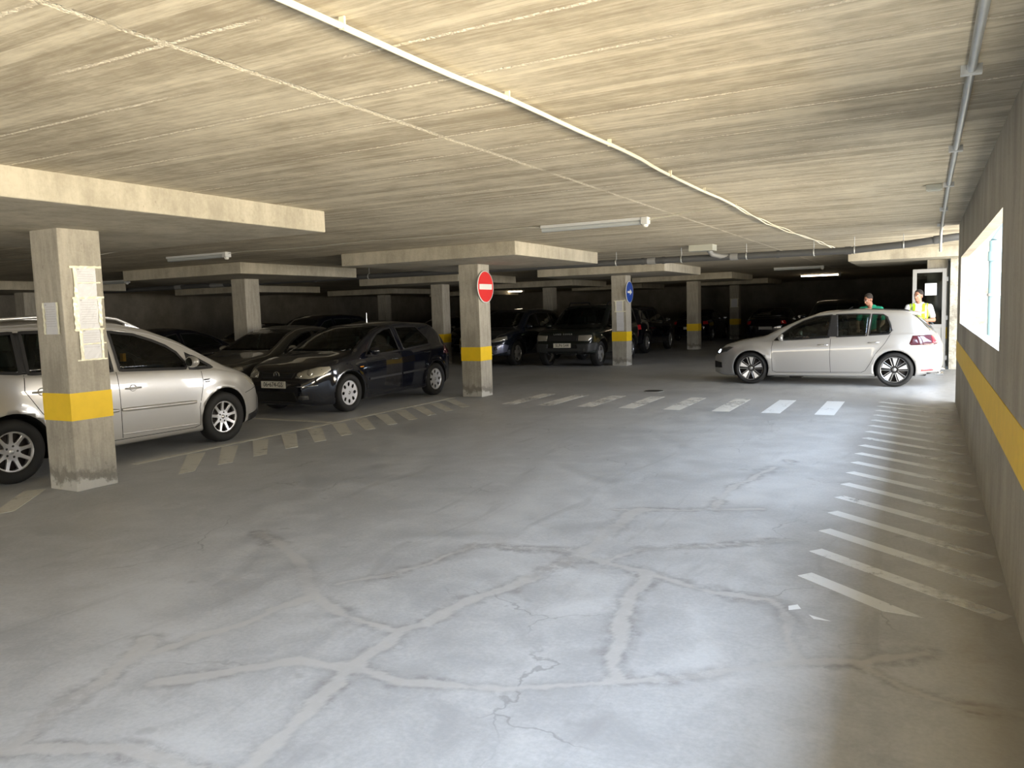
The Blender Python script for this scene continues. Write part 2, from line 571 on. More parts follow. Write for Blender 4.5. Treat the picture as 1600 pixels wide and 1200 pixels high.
def thing(name, label, cat, loc=(0, 0, 0), rz=0.0, group=None):
    o = bpy.data.objects.new(name, None)
    o.empty_display_size = 0.2
    C.objects.link(o)
    o.location = loc
    o.rotation_euler = (0, 0, rz)
    return tag(o, label, cat, group)


def dup(root, loc, rz, label, group=None):
    r = root.copy()
    C.objects.link(r)
    r.location = loc
    r.rotation_euler = (0, 0, rz)
    r['label'] = label
    if group:
        r['group'] = group
    for ch in list(root.children):
        c = ch.copy()
        C.objects.link(c)
        c.parent = r
        for g in list(ch.children):
            d = g.copy()
            C.objects.link(d)
            d.parent = c
    return r


def apply_mods(o):
    dg = bpy.context.evaluated_depsgraph_get()
    dg.update()
    me = bpy.data.meshes.new_from_object(o.evaluated_get(dg))
    o.modifiers.clear()
    old = o.data
    o.data = me
    return o


def text_mesh(name, body, size, mat, parent, mtx, depth=0.001, align='CENTER', xs=1.0):
    cu = bpy.data.curves.new(name, 'FONT')
    cu.body = body
    cu.size = size
    cu.align_x = align
    cu.align_y = 'CENTER'
    cu.extrude = depth
    cu.resolution_u = 3
    t = bpy.data.objects.new(name + '_tmp', cu)
    C.objects.link(t)
    dg = bpy.context.evaluated_depsgraph_get()
    me = bpy.data.meshes.new_from_object(t.evaluated_get(dg))
    bpy.data.objects.remove(t)
    me.transform(Matrix.Diagonal((xs, 1, 1, 1)))
    me.materials.clear()
    me.materials.append(mat)
    o = bpy.data.objects.new(name, me)
    C.objects.link(o)
    o.parent = parent
    o.matrix_local = mtx
    return o


def frame(origin, xdir, zdir):
    """matrix whose local X = xdir, local Z = zdir (facing)"""
    x = Vector(xdir).normalized()
    z = Vector(zdir).normalized()
    y = z.cross(x)
    return Matrix(((x.x, y.x, z.x, origin[0]), (x.y, y.y, z.y, origin[1]), (x.z, y.z, z.z, origin[2]), (0, 0, 0, 1)))


# ------------------------------------------------------------------ the setting
CEIL, CAP = 2.68, 2.465
WX, WEND = 0.42, 13.6


def poly_dist(px, py, pl):
    d = np.full(px.shape, 1e9)
    wd = np.zeros(px.shape)
    for (x0, y0, w0), (x1, y1, w1) in zip(pl[:-1], pl[1:]):
        dx, dy = x1 - x0, y1 - y0
        t = np.clip(((px - x0) * dx + (py - y0) * dy) / (dx * dx + dy * dy + 1e-9), 0, 1)
        dd = np.hypot(px - x0 - t * dx, py - y0 - t * dy)
        w = w0 + t * (w1 - w0)
        k = dd - w < d - wd
        d = np.where(k, dd, d)
        wd = np.where(k, w, wd)
    return d - wd


def smooth_noise(px, py, scale, seed):
    r = np.random.default_rng(seed)
    out = np.zeros(px.shape)
    amp = 1.0
    tot = 0
    for o in range(4):
        g = r.random((256, 256))
        u = px * scale * 2 ** o + 50
        v = py * scale * 2 ** o + 50
        iu, iv = np.floor(u).astype(int), np.floor(v).astype(int)
        fu, fv = u - iu, v - iv
        fu, fv = fu * fu * (3 - 2 * fu), fv * fv * (3 - 2 * fv)
        a = g[iu % 256, iv % 256]
        b = g[(iu + 1) % 256, iv % 256]
        c = g[iu % 256, (iv + 1) % 256]
        d = g[(iu + 1) % 256, (iv + 1) % 256]
        out += amp * ((a * (1 - fu) + b * fu) * (1 - fv) + (c * (1 - fu) + d * fu) * fv)
        tot += amp
        amp *= 0.55
    return out / tot


#CRACKS#
CRACKS = [
    [(-2.064, 1.807, 0.019), (-2.127, 2.022, 0.021), (-2.238, 2.315, 0.023), (-2.27, 2.618, 0.025), (-2.326, 3.056, 0.027), (-2.202, 3.535, 0.03), (-2.092, 3.855, 0.031), (-1.994, 4.265, 0.033), (-1.966, 4.553, 0.035), (-1.935, 4.872, 0.037), (-1.974, 5.575, 0.041), (-1.968, 5.785, 0.042)],
    [(-2.27, 2.618, 0.021), (-2.573, 2.552, 0.022), (-2.742, 2.404, 0.022), (-2.88, 2.239, 0.021), (-2.987, 2.125, 0.021)],
    [(-2.27, 2.618, 0.016), (-1.957, 2.647, 0.015), (-1.735, 2.71, 0.015), (-1.516, 2.766, 0.015), (-1.232, 2.926, 0.015), (-1.113, 3.031, 0.015)],
    [(-2.326, 3.056, 0.018), (-2.586, 3.075, 0.018), (-2.862, 3.196, 0.019), (-3.101, 3.306, 0.02), (-3.455, 3.581, 0.022), (-3.998, 3.94, 0.025), (-4.336, 4.057, 0.027)],
    [(-3.044, 3.243, 0.018), (-3.093, 3.044, 0.017), (-3.118, 2.794, 0.016), (-3.2, 2.54, 0.016), (-3.249, 2.359, 0.015)],
    [(-3.052, 1.59, 0.024), (-3.187, 1.849, 0.027), (-3.229, 2.08, 0.029), (-3.337, 2.319, 0.031), (-3.427, 2.439, 0.032)],
    [(-3.119, 1.535, 0.027), (-2.847, 1.638, 0.027), (-2.646, 1.732, 0.027), (-2.439, 1.738, 0.026), (-2.228, 1.73, 0.025)],
    [(-1.966, 4.553, 0.01), (-2.18, 4.568, 0.01), (-2.45, 4.532, 0.01), (-2.693, 4.432, 0.011), (-2.767, 4.146, 0.01), (-2.889, 3.693, 0.01), (-3.033, 3.45, 0.009)],
    [(-1.95, 4.517, 0.012), (-1.668, 4.403, 0.012), (-1.451, 4.368, 0.011), (-1.232, 4.282, 0.011), (-1.029, 4.203, 0.01), (-0.717, 4.182, 0.01), (-0.621, 3.987, 0.01), (-0.537, 3.73, 0.009), (-0.443, 3.549, 0.008)],
    [(-1.766, 4.496, 0.014), (-1.588, 4.784, 0.015), (-1.301, 4.978, 0.015), (-1.049, 5.158, 0.015), (-0.793, 5.342, 0.015)],
    [(-1.451, 4.368, 0.03), (-1.466, 4.068, 0.028), (-1.387, 3.696, 0.026), (-1.264, 3.405, 0.024), (-1.184, 3.145, 0.022), (-1.117, 3.042, 0.021)],
    [(-1.095, 3.02, 0.011), (-0.809, 3.183, 0.011), (-0.58, 3.385, 0.012), (-0.439, 3.516, 0.012), (-0.215, 3.652, 0.012), (0.036, 3.836, 0.012)],
    [(-0.213, 3.619, 0.008), (-0.034, 3.474, 0.008), (0.146, 3.383, 0.007), (0.358, 3.401, 0.007)],
    [(-1.439, 5.993, 0.015), (-1.441, 6.82, 0.016), (-1.274, 7.766, 0.018)],
    [(-2.141, 5.674, 0.006), (-1.507, 5.966, 0.006), (-1.099, 6.126, 0.006)],
    [(-2.038, 9.299, 0.009), (-1.744, 8.933, 0.008), (-1.415, 8.623, 0.008), (-1.127, 7.985, 0.007)],
]


def build_floor():
    x0, x1, y0, y1, st = -6.6, 0.42, 1.2, 8.2, 0.0165
    nx, ny = int((x1 - x0) / st) + 1, int((y1 - y0) / st) + 1
    xs = np.linspace(x0, x1, nx)
    ys = np.linspace(y0, y1, ny)
    X, Y = np.meshgrid(xs, ys)
    wx = X + (smooth_noise(X, Y, 2.5, 1) - 0.5) * 0.14
    wy = Y + (smooth_noise(X, Y, 2.5, 2) - 0.5) * 0.14
    d = np.full(X.shape, 1e9)
    for pl in CRACKS:
        d = np.minimum(d, poly_dist(wx, wy, pl))
    rag = (smooth_noise(X, Y, 9, 3) - 0.5) * 0.06
    fill = np.clip(1 - (d - 0.008 + rag) / 0.010, 0, 1)
    fade = np.clip((smooth_noise(X, Y, 1.2, 4) - 0.25) / 0.2, 0.5, 1)
    fringe = np.clip(1 - np.maximum(d + rag * 2.2, 0) / (0.045 + 0.06 * smooth_noise(X, Y, 1.5, 5)), 0, 1)
    fill *= fade
    fringe *= np.clip((smooth_noise(X, Y, 1.6, 6) - 0.22) / 0.3, 0.2, 1)
    nv = nx * ny
    co = np.stack([X.ravel(), Y.ravel(), np.zeros(nv)], 1)
    i = np.arange((nx - 1) * (ny - 1))
    a = (i // (nx - 1)) * nx + i % (nx - 1)
    quads = np.stack([a, a + 1, a + 1 + nx, a + nx], 1)
    # coarse surround, sharing only the plane z = 0
    ext = [(-27.5, -9, x0, 43), (x0, -9, 0.67, y0), (x0, y1, 0.67, 43), (x1, y0, 0.67, y1)]
    ev, ef = [], []
    for (a0, b0, a1, b1) in ext:
        k = nv + len(ev)
        ev += [(a0, b0, 0), (a1, b0, 0), (a1, b1, 0), (a0, b1, 0)]
        ef.append((k, k + 1, k + 2, k + 3))
    co = np.vstack([co, np.array(ev)])
    quads = np.vstack([quads, np.array(ef)])
    me = bpy.data.meshes.new('floor')
    me.vertices.add(len(co))
    me.vertices.foreach_set('co', co.ravel())
    me.loops.add(quads.size)
    me.loops.foreach_set('vertex_index', quads.ravel().astype(np.int32))
    me.polygons.add(len(quads))
    me.polygons.foreach_set('loop_start', np.arange(0, quads.size, 4, dtype=np.int32))
    me.update(calc_edges=True)
    at = me.color_attributes.new('repair', 'FLOAT_COLOR', 'POINT')
    col = np.zeros((len(co), 4))
    col[:nv, 0] = fill.ravel()
    col[:nv, 1] = fringe.ravel()
    col[:, 3] = 1
    at.data.foreach_set('color', col.ravel())
    me.materials.append(M['floor'])
    o = bpy.data.objects.new('floor', me)
    C.objects.link(o)
    tag(o, kind='structure')


def struct(name, mb, m):
    o = mb.build(name, m)
    return tag(o, kind='structure')


def build_shell():
    struct('ceiling', MB().box((-27.5, -9, CEIL), (0.67, 43, CEIL + 0.25)), M['ceiling'])
    w = MB()
    T = 0.51
    ws = [(-6.0, 4.3), (5.9, 12.55)]
    zlo, zhi = 1.235, 2.15
    w.box((WX, -9, 0), (T, WEND, zlo))
    w.box((WX, -9, zhi), (T, WEND, CEIL))
    e = [-9] + [v for p in ws for v in p] + [WEND]
    for a, b in zip(e[::2], e[1::2]):
        w.box((WX, a, zlo), (T, b, zhi))
    struct('wall_right', w, M['wall'])
    struct('wall_right_far', MB().box((0.46, 20.9, 0), (T, 43, CEIL)), M['wall'])
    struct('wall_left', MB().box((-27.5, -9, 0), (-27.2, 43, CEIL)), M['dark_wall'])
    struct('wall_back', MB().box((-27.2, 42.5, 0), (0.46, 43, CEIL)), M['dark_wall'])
    struct('wall_front', MB().box((-27.2, -9, 0), (-18.5, -8.7, CEIL)).box((-0.6, -9, 0), (WX, -8.7, CEIL)).box((-18.5, -9, 2.35), (-0.6, -8.7, CEIL)), M['wall'])  # unseen wall; its wide opening is added to let fill light in
    # outside: open ground and the rough plastered wall across the driveway
    struct('ground', MB().box((0.67, -24, -0.12), (14, 32, 0.0)), M['ground'])
    struct('ground_rear', MB().box((-27.5, -24, -0.12), (0.67, -9, 0.0)), M['ground'])
    struct('wall_outer', MB().box((0.47, 20.0, 0), (9, 20.3, 4.6)), M['outer'])
    struct('trim_1', MB().box((WX - 0.004, -8.7, 0.685), (WX + 0.01, WEND - 0.01, 0.955)), M['yellow_wall'])


build_shell()
build_floor()


# ------------------------------------------------------------------ columns with spread capitals
def column(x, y, label, group=None, cap_half=1.75, band=True, capc=None, w=0.21):
    t = thing('concrete_column', label, 'column', (x, y, 0), 0, group)
    o = MB().box((-w, -w, 0), (w, w, CAP + 0.02)).build('shaft', M['concrete'], t)
    soft(o, 0.008)
    if band:
        e = w + 0.003
        b = MB()
        for s in (((-e, -e), (e, -w)), ((-e, w), (e, e)), ((-e, -w), (-w, w)), ((w, -w), (e, w))):
            b.box((s[0][0], s[0][1], 0.675), (s[1][0], s[1][1], 0.935))
        b.build('yellow_band', M['yellow_col'], t)
    cx, cy = capc or (0, 0)
    x0, x1 = cx - cap_half, cx + cap_half
    if x + x1 > 0.67:
        x1 = 0.67 - x
    c = MB().box((x0, cy - cap_half, CAP), (x1, cy + cap_half, CEIL + 0.01)).build('capital', M['capital'], t)
    soft(c, 0.01)
    return t


column(-7.26, 4.66, 'nearest bare concrete column with yellow band and taped paper notices, beside the silver minivan', capc=(-0.08, 0.02))
column(-7.51, 12.71, 'concrete column with yellow band carrying the round red no entry sign', capc=(0.04, 0.02))
column(-7.42, 20.48, 'concrete column with yellow band carrying the round blue arrow sign', capc=(-0.05, 0.2))
column(-7.50, 28.4, 'dim concrete column with yellow band, next one beyond the blue arrow sign column')
column(-7.75, 36.6, 'far dark concrete column with one small paper notice and faint yellow band')
column(-13.5, 4.7, 'column hidden low behind the nearest notice column, its slab end at the left picture edge')
column(-13.5, 12.76, 'concrete column rising behind the grey sedan and the silver minivan')
column(-13.35, 20.5, 'concrete column with yellow band just behind the red no entry sign column')
column(-13.3, 28.4, 'concrete column rising behind the two parked off road cars')
column(-13.3, 36.4, 'farthest dark column seen past the off road cars', band=True)
column(-21.7, 12.72, 'distant concrete column left of the nearest notice column, above the minivan roof')
column(-21.5, 20.5, 'distant column in shadow behind the parked cars at left', band=True)
column(-21.5, 28.4, 'small distant concrete column above the black hatchback roof')
column(-21.5, 36.4, 'farthest dark column above the black hatchback roof', band=True)
column(0.22, 20.52, 'concrete column standing behind the open grey framed door', capc=(-0.02, 0.18))


# ------------------------------------------------------------------ painted markings
def quad_stripe(pts, z=0.0025):
    mb = MB()
    n = len(pts)
    v = [(p[0], p[1], 0.0003) for p in pts] + [(p[0], p[1], z) for p in pts]
    f = [tuple(range(n, 2 * n))] + [(i, (i + 1) % n, n + (i + 1) % n, n + i) for i in range(n)]
    return mb.add(v, f)


M['hatch_paint'] = paint_mat('line paint dirtied towards the wall', (0.80, 0.82, 0.82), 0.55, 0.72, scale=14, fade=True)
t = thing('hatched_marking', 'row of long slanted white floor stripes along the foot of the right wall', 'floor marking')
HATCH_Y = [4.70, 5.20, 5.70, 6.22, 6.74, 7.25, 7.76, 8.27, 8.78, 9.29, 9.80, 10.31, 10.82, 11.33, 11.84, 12.35, 12.86, 13.37]
for i, y in enumerate(HATCH_Y):
    dx, dy = 1.0, -0.80
    ln = math.hypot(dx, dy)
    nx_, ny_ = -dy / ln * 0.055, dx / ln * 0.055
    a = (-0.60, y)
    e = (0.39, y + dy * 0.99)
    if i == 0:
        pts = [(a[0] - nx_, a[1] - ny_), (-0.17, a[1] - 0.42), (0.02, a[1] - 0.44), (a[0] + nx_, a[1] + ny_)]
    else:
        pts = [(a[0] - nx_, a[1] - ny_), (e[0] - nx_, e[1] - ny_), (0.41, e[1] + ny_), (a[0] + nx_, a[1] + ny_)]
    quad_stripe(pts).build('stripe', M['hatch_paint'], t)

t = thing('zebra_marking', 'row of short white floor bars crossing the lane before the silver hatchback', 'floor marking')
for i, x in enumerate([-1.35, -2.08, -2.80, -3.55, -4.28, -5.0, -5.72, -6.4]):
    sl = 0.0
    quad_stripe([(x - 0.02, 11.66), (x + 0.24, 11.66), (x + 0.24 + sl, 13.3), (x - 0.02 + sl, 13.3)]).build(
        'bar', M['white_paint'] if i < 2 else M['white_worn'], t)

t = thing('edge_marking', 'faded ladder of slanted floor dashes beside the minivan and the black hatchback', 'floor marking')
for i in range(12):
    y = 5.40 + 0.512 * i
    quad_stripe([(-6.83, y), (-6.79, y + 0.17), (-7.62, y + 1.02), (-7.74, y + 0.86)]).build('dash', M['faint_paint'], t)
quad_stripe([(-7.76, 5.6), (-7.76, 12.3), (-7.86, 12.3), (-7.86, 5.6)]).build('long_line', M['faint_paint'], t)
for y in (2.6, 3.1, 3.6):
    quad_stripe([(-6.93, y), (-6.88, y + 0.17), (-7.5, y + 0.82), (-7.62, y + 0.68)]).build('dash', M['faint_paint'], t)
tag(quad_stripe([(-7.9, 9.0), (-7.9, 8.9), (-12.0, 8.9), (-12.0, 9.0)]).build('bay_line', M['faint_paint']),
    'faded floor line between the nose to nose parked minivan and black hatchback', 'floor marking')
mk = MB()
mk.add([(-0.60, 4.10, 0.0015), (-0.545, 4.145, 0.0015), (-0.57, 4.20, 0.0015), (-0.61, 4.16, 0.0015)], [(0, 1, 2, 3)])
mk.add([(-0.47, 4.03, 0.0015), (-0.385, 4.035, 0.0015), (-0.50, 4.08, 0.0015)], [(0, 1, 2)])
tag(mk.build('paint_spot', M['white_paint']), 'two small spots of white paint on the floor below the nearest slanted stripe', 'paint spot')


# ------------------------------------------------------------------ car machinery
def patch_tris(poly, grid):
    """triangulate a 2D polygon with interior points"""
    pts = [Vector(p) for p in poly]
    out = []
    n = len(pts)
    for i in range(n):
        a, b = pts[i], pts[(i + 1) % n]
        k = max(1, int((b - a).length / grid))
        out += [a.lerp(b, j / k) for j in range(k)]
    nb = len(out)
    edges = [(i, (i + 1) % nb) for i in range(nb)]
    xs = [p.x for p in out]
    ys = [p.y for p in out]

    def inside(x, y):
        c = False
        j = nb - 1
        for i in range(nb):
            if (out[i].y > y) != (out[j].y > y) and x < (out[j].x - out[i].x) * (y - out[i].y) / (out[j].y - out[i].y) + out[i].x:
                c = not c
            j = i
        return c
    x = min(xs) + grid * 0.5
    inner = []
    while x < max(xs):
        y = min(ys) + grid * 0.5
        while y < max(ys):
            if inside(x, y) and min((Vector((x, y)) - q).length for q in out[:nb]) > grid * 0.4:
                inner.append(Vector((x, y)))
            y += grid
        x += grid
    r = delaunay_2d_cdt(out + inner, edges, [tuple(range(nb))], 1, 1e-5)
    return r[0], r[2], nb


class Shape:
    """closed outer surface of a car body plus projection of panels on to it"""

    def __init__(s, sp):
        s.sp = sp
        s.mesh()

    def prof(s, key, x):
        t = s.sp[key]
        return float(np.interp(x, [p[0] for p in t], [p[1] for p in t]))

    def smooth_prof(s, key, xs, r):
        return np.array([np.mean([s.prof(key, x + d) for d in np.linspace(-r, r, 7)]) for x in xs])

    def section(s, hw, zs, zb, zt, tum, crown):
        hb = hw * s.sp.get('shoulder', 0.955)
        hg = max(zt - zb, 0.0)
        edge_drop = min(0.05 + crown, hg * 0.6 + 0.012)
        ze = zt - edge_drop
        if ze < zb + 0.008:
            ze = zb + 0.008
        hwt = hb - tum * (ze - zb) - 0.02
        h = zb - zs
        P = [(0, zs), (hw * 0.80, zs), (hw * 0.955, zs + 0.01), (hw * 0.975, zs + 0.10 * h + 0.02), (hw * 0.992, zs + 0.38 * h),
             (hw, zs + 0.62 * h), (hw * 0.995, zs + 0.82 * h), (hb + 0.012, zb - 0.015), (hb - 0.004, zb + 0.004),
             (hb - tum * 0.35 * (ze - zb) - 0.004, zb + 0.35 * (ze - zb)), (hwt + tum * 0.2 * (ze - zb) + 0.006, zb + 0.8 * (ze - zb)),
             (hwt - 0.01, ze + edge_drop * 0.22), (hwt * 0.86, zt - edge_drop * 0.28), (hwt * 0.5, zt - edge_drop * 0.05), (0, zt)]
        for _ in range(3):
            Q = [P[0]]
            for a, b in zip(P[:-1], P[1:]):
                Q += [(0.75 * a[0] + 0.25 * b[0], 0.75 * a[1] + 0.25 * b[1]), (0.25 * a[0] + 0.75 * b[0], 0.25 * a[1] + 0.75 * b[1])]
            Q.append(P[-1])
            P = Q
        return P[::2] + [P[-1]]

    def mesh(s):
        sp = s.sp
        xr, xf = sp['rear'], sp['front']
        n = sp.get('n', 96)
        u = np.linspace(-1, 1, n)
        u = np.sign(u) * (1 - (1 - np.abs(u)) ** 1.35)
        xs = (xr + xf) / 2 + u * (xf - xr) / 2
        top = s.smooth_prof('top', xs, sp.get('r_top', 0.06))
        belt = s.smooth_prof('belt', xs, 0.08)
        hw = s.smooth_prof('hw', xs, 0.07)
        sill = s.smooth_prof('sill', xs, 0.05)
        belt = np.minimum(belt, top - 0.035)
        tum = sp.get('tum', 0.34)
        secs = []
        for i, x in enumerate(xs):
            crown = s.sp.get('crown', 0.035)
            secs.append([(x, y, z) for y, z in s.section(hw[i], sill[i], belt[i], top[i], tum, crown)])

        def cap(sec, sgn):
            out = []
            zc = (sec[0][2] + sec[-1][2]) / 2
            for k, dx in ((0.97, 0.008), (0.88, 0.016), (0.6, 0.028), (0.25, 0.033)):
                out.append([(p[0] + sgn * dx, p[1] * k, zc + (p[2] - zc) * k) for p in sec])
            return out, (sec[0][0] + sgn * 0.034, 0, zc)
        ca, ea = cap(secs[0], -1)
        cb, eb = cap(secs[-1], 1)
        allsec = ca[::-1] + secs + cb
        m = len(allsec[0])
        V = []
        # full ring: right half mirrored
        for sct in allsec:
            ring = [p for p in sct] + [(p[0], -p[1], p[2]) for p in sct[-2:0:-1]]
            V += ring
        R = len(V) // len(allsec)
        Fc = []
        for i in range(len(allsec) - 1):
            for k in range(R):
                Fc.append((i * R + k, (i + 1) * R + k, (i + 1) * R + (k + 1) % R, i * R + (k + 1) % R))
        ia = len(V)
        V.append(ea)
        ib = len(V)
        V.append(eb)
        for k in range(R):
            Fc.append((ia, k, (k + 1) % R))
            o = (len(allsec) - 1) * R
            Fc.append((ib, o + (k + 1) % R, o + k))
        # flare around wheels
        V2 = []
        wr = sp['wheel_r'] + 0.06
        for (x, y, z) in V:
            for ax in sp['axles']:
                d = math.hypot(x - ax, z - sp['wheel_r'])
                if abs(y) > 0.5 and z < 1.0:
                    y += math.copysign(sp.get('flare', 0.014) * math.exp(-((d - wr) / 0.055) ** 2), y)
            V2.append((x, y, z))
        s.V, s.F = V2, Fc
        s.bvh = BVHTree.FromPolygons([Vector(v) for v in V2], Fc)

    def hit(s, u, z, ang):
        """ray from outside at horizontal angle ang (0 = from the nose, 90deg = from the left side)"""
        d = Vector((-math.cos(ang), -math.sin(ang), 0))
        pp = Vector((-math.sin(ang), math.cos(ang), 0))
        o = pp * u - d * 6 + Vector((0, 0, z))
        h = s.bvh.ray_cast(o, d)
        return h[0], h[1]

    def u_of(s, p, ang):
        return -p[0] * math.sin(ang) + p[1] * math.cos(ang)

    def patch(s, poly, ang, off=0.003, th=0.006, grid=0.045, mi=0, mb=None):
        """poly in (u, z) -> raised panel following the body"""
        mb = mb or MB()
        co, tris, nb = patch_tris(poly, grid)
        d = Vector((-math.cos(ang), -math.sin(ang), 0))
        P, B = [], []
        last = None
        ok = []
        for c in co:
            h, nn = s.hit(c.x, c.y, ang)
            if h is None:
                ok.append(False)
                P.append(Vector((0, 0, 0)))
                B.append(Vector((0, 0, 0)))
                continue
            ok.append(True)
            P.append(h - d * off)
            B.append(h + d * (th - off))
        n = len(P)
        fs = []
        cnt = {}
        for t in tris:
            if not all(ok[i] for i in t):
                continue
            a, b, c = t
            nrm = (P[b] - P[a]).cross(P[c] - P[a])
            if nrm.dot(d) > 0:
                t = (a, c, b)
            fs.append(tuple(t))
            for i in range(3):
                e = (t[i], t[(i + 1) % 3])
                cnt[e] = 1
        vs = P + B
        rim = [e for e in cnt if (e[1], e[0]) not in cnt]
        mb.add(vs, fs, mi, True)
        o = len(mb.v) - len(vs)
        mb.add([], [(e[1] + o, e[0] + o, e[0] + n + o, e[1] + n + o) for e in rim], mi) if False else None
        for e in rim:
            mb.f.append((e[1] + o, e[0] + o, e[0] + n + o, e[1] + n + o))
            mb.m.append(mi)
            mb.sm.append(False)
        return mb

    def ribbon(s, pl, w, ang, off=0.0015, grid=0.03, mi=0, mb=None, closed=False, th=0.003):
        mb = mb or MB()
        pts = [Vector(p) for p in pl]
        dense = []
        m = len(pts)
        for i in range(m if closed else m - 1):
            a, b = pts[i], pts[(i + 1) % m]
            k = max(1, int((b - a).length / grid))
            dense += [a.lerp(b, j / k) for j in range(k)]
        if not closed:
            dense.append(pts[-1])
        d = Vector((-math.cos(ang), -math.sin(ang), 0))
        n = len(dense)
        rows = []
        for i, p in enumerate(dense):
            a = dense[(i - 1) % n] if closed or i > 0 else p
            b = dense[(i + 1) % n] if closed or i < n - 1 else p
            t = (b - a).normalized()
            q = Vector((-t.y, t.x)) * w / 2
            r = []
            for sgn in (-1, 1):
                h, nn = s.hit((p + sgn * q).x, (p + sgn * q).y, ang)
                r.append(None if h is None else h - d * off)
            rows.append(r)
        vs, fs = [], []
        for i in range(n if closed else n - 1):
            r, q = rows[i], rows[(i + 1) % n]
            if None in r or None in q or (r[0] - q[0]).length > 0.2:
                continue
            k = len(vs)
            vs += [r[0], r[1], q[1], q[0], r[0] + d * th, r[1] + d * th, q[1] + d * th, q[0] + d * th]
            nrm = (Vector(r[1]) - Vector(r[0])).cross(Vector(q[0]) - Vector(r[0]))
            if nrm.dot(d) > 0:
                fs.append((k + 3, k + 2, k + 1, k))
            else:
                fs.append((k, k + 1, k + 2, k + 3))
            fs += [(k, k + 3, k + 7, k + 4), (k + 1, k + 5, k + 6, k + 2)]
        mb.add(vs, fs, mi, False)
        return mb

    def body(s, name, paint, parent, cut=True):
        mb = MB().add(s.V, s.F, 0, True)
        o = mb.build(name, [paint, M['void'], M['seat']])
        sp = s.sp
        cutters = []
        R = sp['wheel_r'] + sp.get('gap', 0.05)
        hwm = max(p[1] for p in sp['hw'])
        for ax in sp['axles']:
            for sg in (1, -1):
                c = MB()
                n = 40
                y0, y1 = sg * (hwm - 0.30), sg * (hwm + 0.3)
                ring = [(ax + R * math.cos(2 * PI * k / n), sp['wheel_r'] + 0.005 + R * math.sin(2 * PI * k / n)) for k in range(n)]
                vs = [(x, y0, z) for x, z in ring] + [(x, y1, z) for x, z in ring]
                fs = [tuple(range(n)), tuple(reversed(range(n, 2 * n)))] + [(k, k + n, (k + 1) % n + n, (k + 1) % n) for k in range(n)]
                co = c.add(vs, fs).build('cut', M['void'])
                bm = bmesh.new()
                bm.from_mesh(co.data)
                bmesh.ops.recalc_face_normals(bm, faces=bm.faces)
                bm.to_mesh(co.data)
                bm.free()
                cutters.append(co)
        if cut:
            # cabin cavity
            xs = np.linspace(sp['cab'][0], sp['cab'][1], 26)
            top = s.smooth_prof('top', xs, 0.06) - 0.045
            belt = s.smooth_prof('belt', xs, 0.08)
            hw = s.smooth_prof('hw', xs, 0.07) - 0.075
            fl = sp.get('cab_floor', 0.55)
            secs = []
            for i, x in enumerate(xs):
                b = min(belt[i], top[i] - 0.04)
                secs.append([(x, y, z) for y, z in s.section(hw[i], min(fl, b - 0.06), b, top[i], sp.get('tum', 0.34), 0.03)[::2]])
            V = []
            for sct in secs:
                V += sct + [(p[0], -p[1], p[2]) for p in sct[-2:0:-1]]
            R_ = len(V) // len(secs)
            Fc = []
            for i in range(len(secs) - 1):
                for k in range(R_):
                    Fc.append((i * R_ + k, (i + 1) * R_ + k, (i + 1) * R_ + (k + 1) % R_, i * R_ + (k + 1) % R_))
            Fc.append(tuple(range(R_)))
            Fc.append(tuple(reversed(range((len(secs) - 1) * R_, len(secs) * R_))))
            cutters.append(MB().add(V, Fc).build('cut', M['void']))
            # window openings
            def prism(poly, ang, d0, d1):
                dv = Vector((math.cos(ang), math.sin(ang), 0))
                pp = Vector((-math.sin(ang), math.cos(ang), 0))
                n = len(poly)
                vs = [pp * p[0] + Vector((0, 0, p[1])) + dv * d0 for p in poly] + [pp * p[0] + Vector((0, 0, p[1])) + dv * d1 for p in poly]
                fs = [tuple(range(n)), tuple(reversed(range(n, 2 * n)))] + [(k, (k + 1) % n, (k + 1) % n + n, k + n) for k in range(n)]
                co = MB().add(vs, fs).build('cut', M['void'])
                cutters.append(co)
            for w in sp['side_windows']:
                poly = [(-x, z) for x, z in w]
                prism(poly, PI / 2, 0.3, 1.3)
                prism([(x, z) for x, z in w], -PI / 2, 0.3, 1.3)
            prism(sp['windscreen'], 0, 0.0, 2.0)
            prism([(-p[0], p[1]) for p in sp['rear_window']], PI, -sp['cab'][0] - 0.35, 2.6)
        for co in cutters:
            bm = bmesh.new()
            bm.from_mesh(co.data)
            bmesh.ops.recalc_face_normals(bm, faces=bm.faces)
            bm.to_mesh(co.data)
            bm.free()
            md = o.modifiers.new('b', 'BOOLEAN')
            md.operation = 'DIFFERENCE'
            md.object = co
            md.solver = 'EXACT'
        bm = bmesh.new()
        bm.from_mesh(o.data)
        bmesh.ops.recalc_face_normals(bm, faces=bm.faces)
        bm.to_mesh(o.data)
        bm.free()
        apply_mods(o)
        for co in cutters:
            bpy.data.objects.remove(co)
        # inner faces dark
        for p in o.data.polygons:
            c = p.center
            h = s.bvh.find_nearest(c)
            if h[3] is not None and h[3] > 0.004:
                p.material_index = 1
                p.use_smooth = False
            else:
                p.material_index = 0
        o.data.name = name
        o.parent = parent
        return o


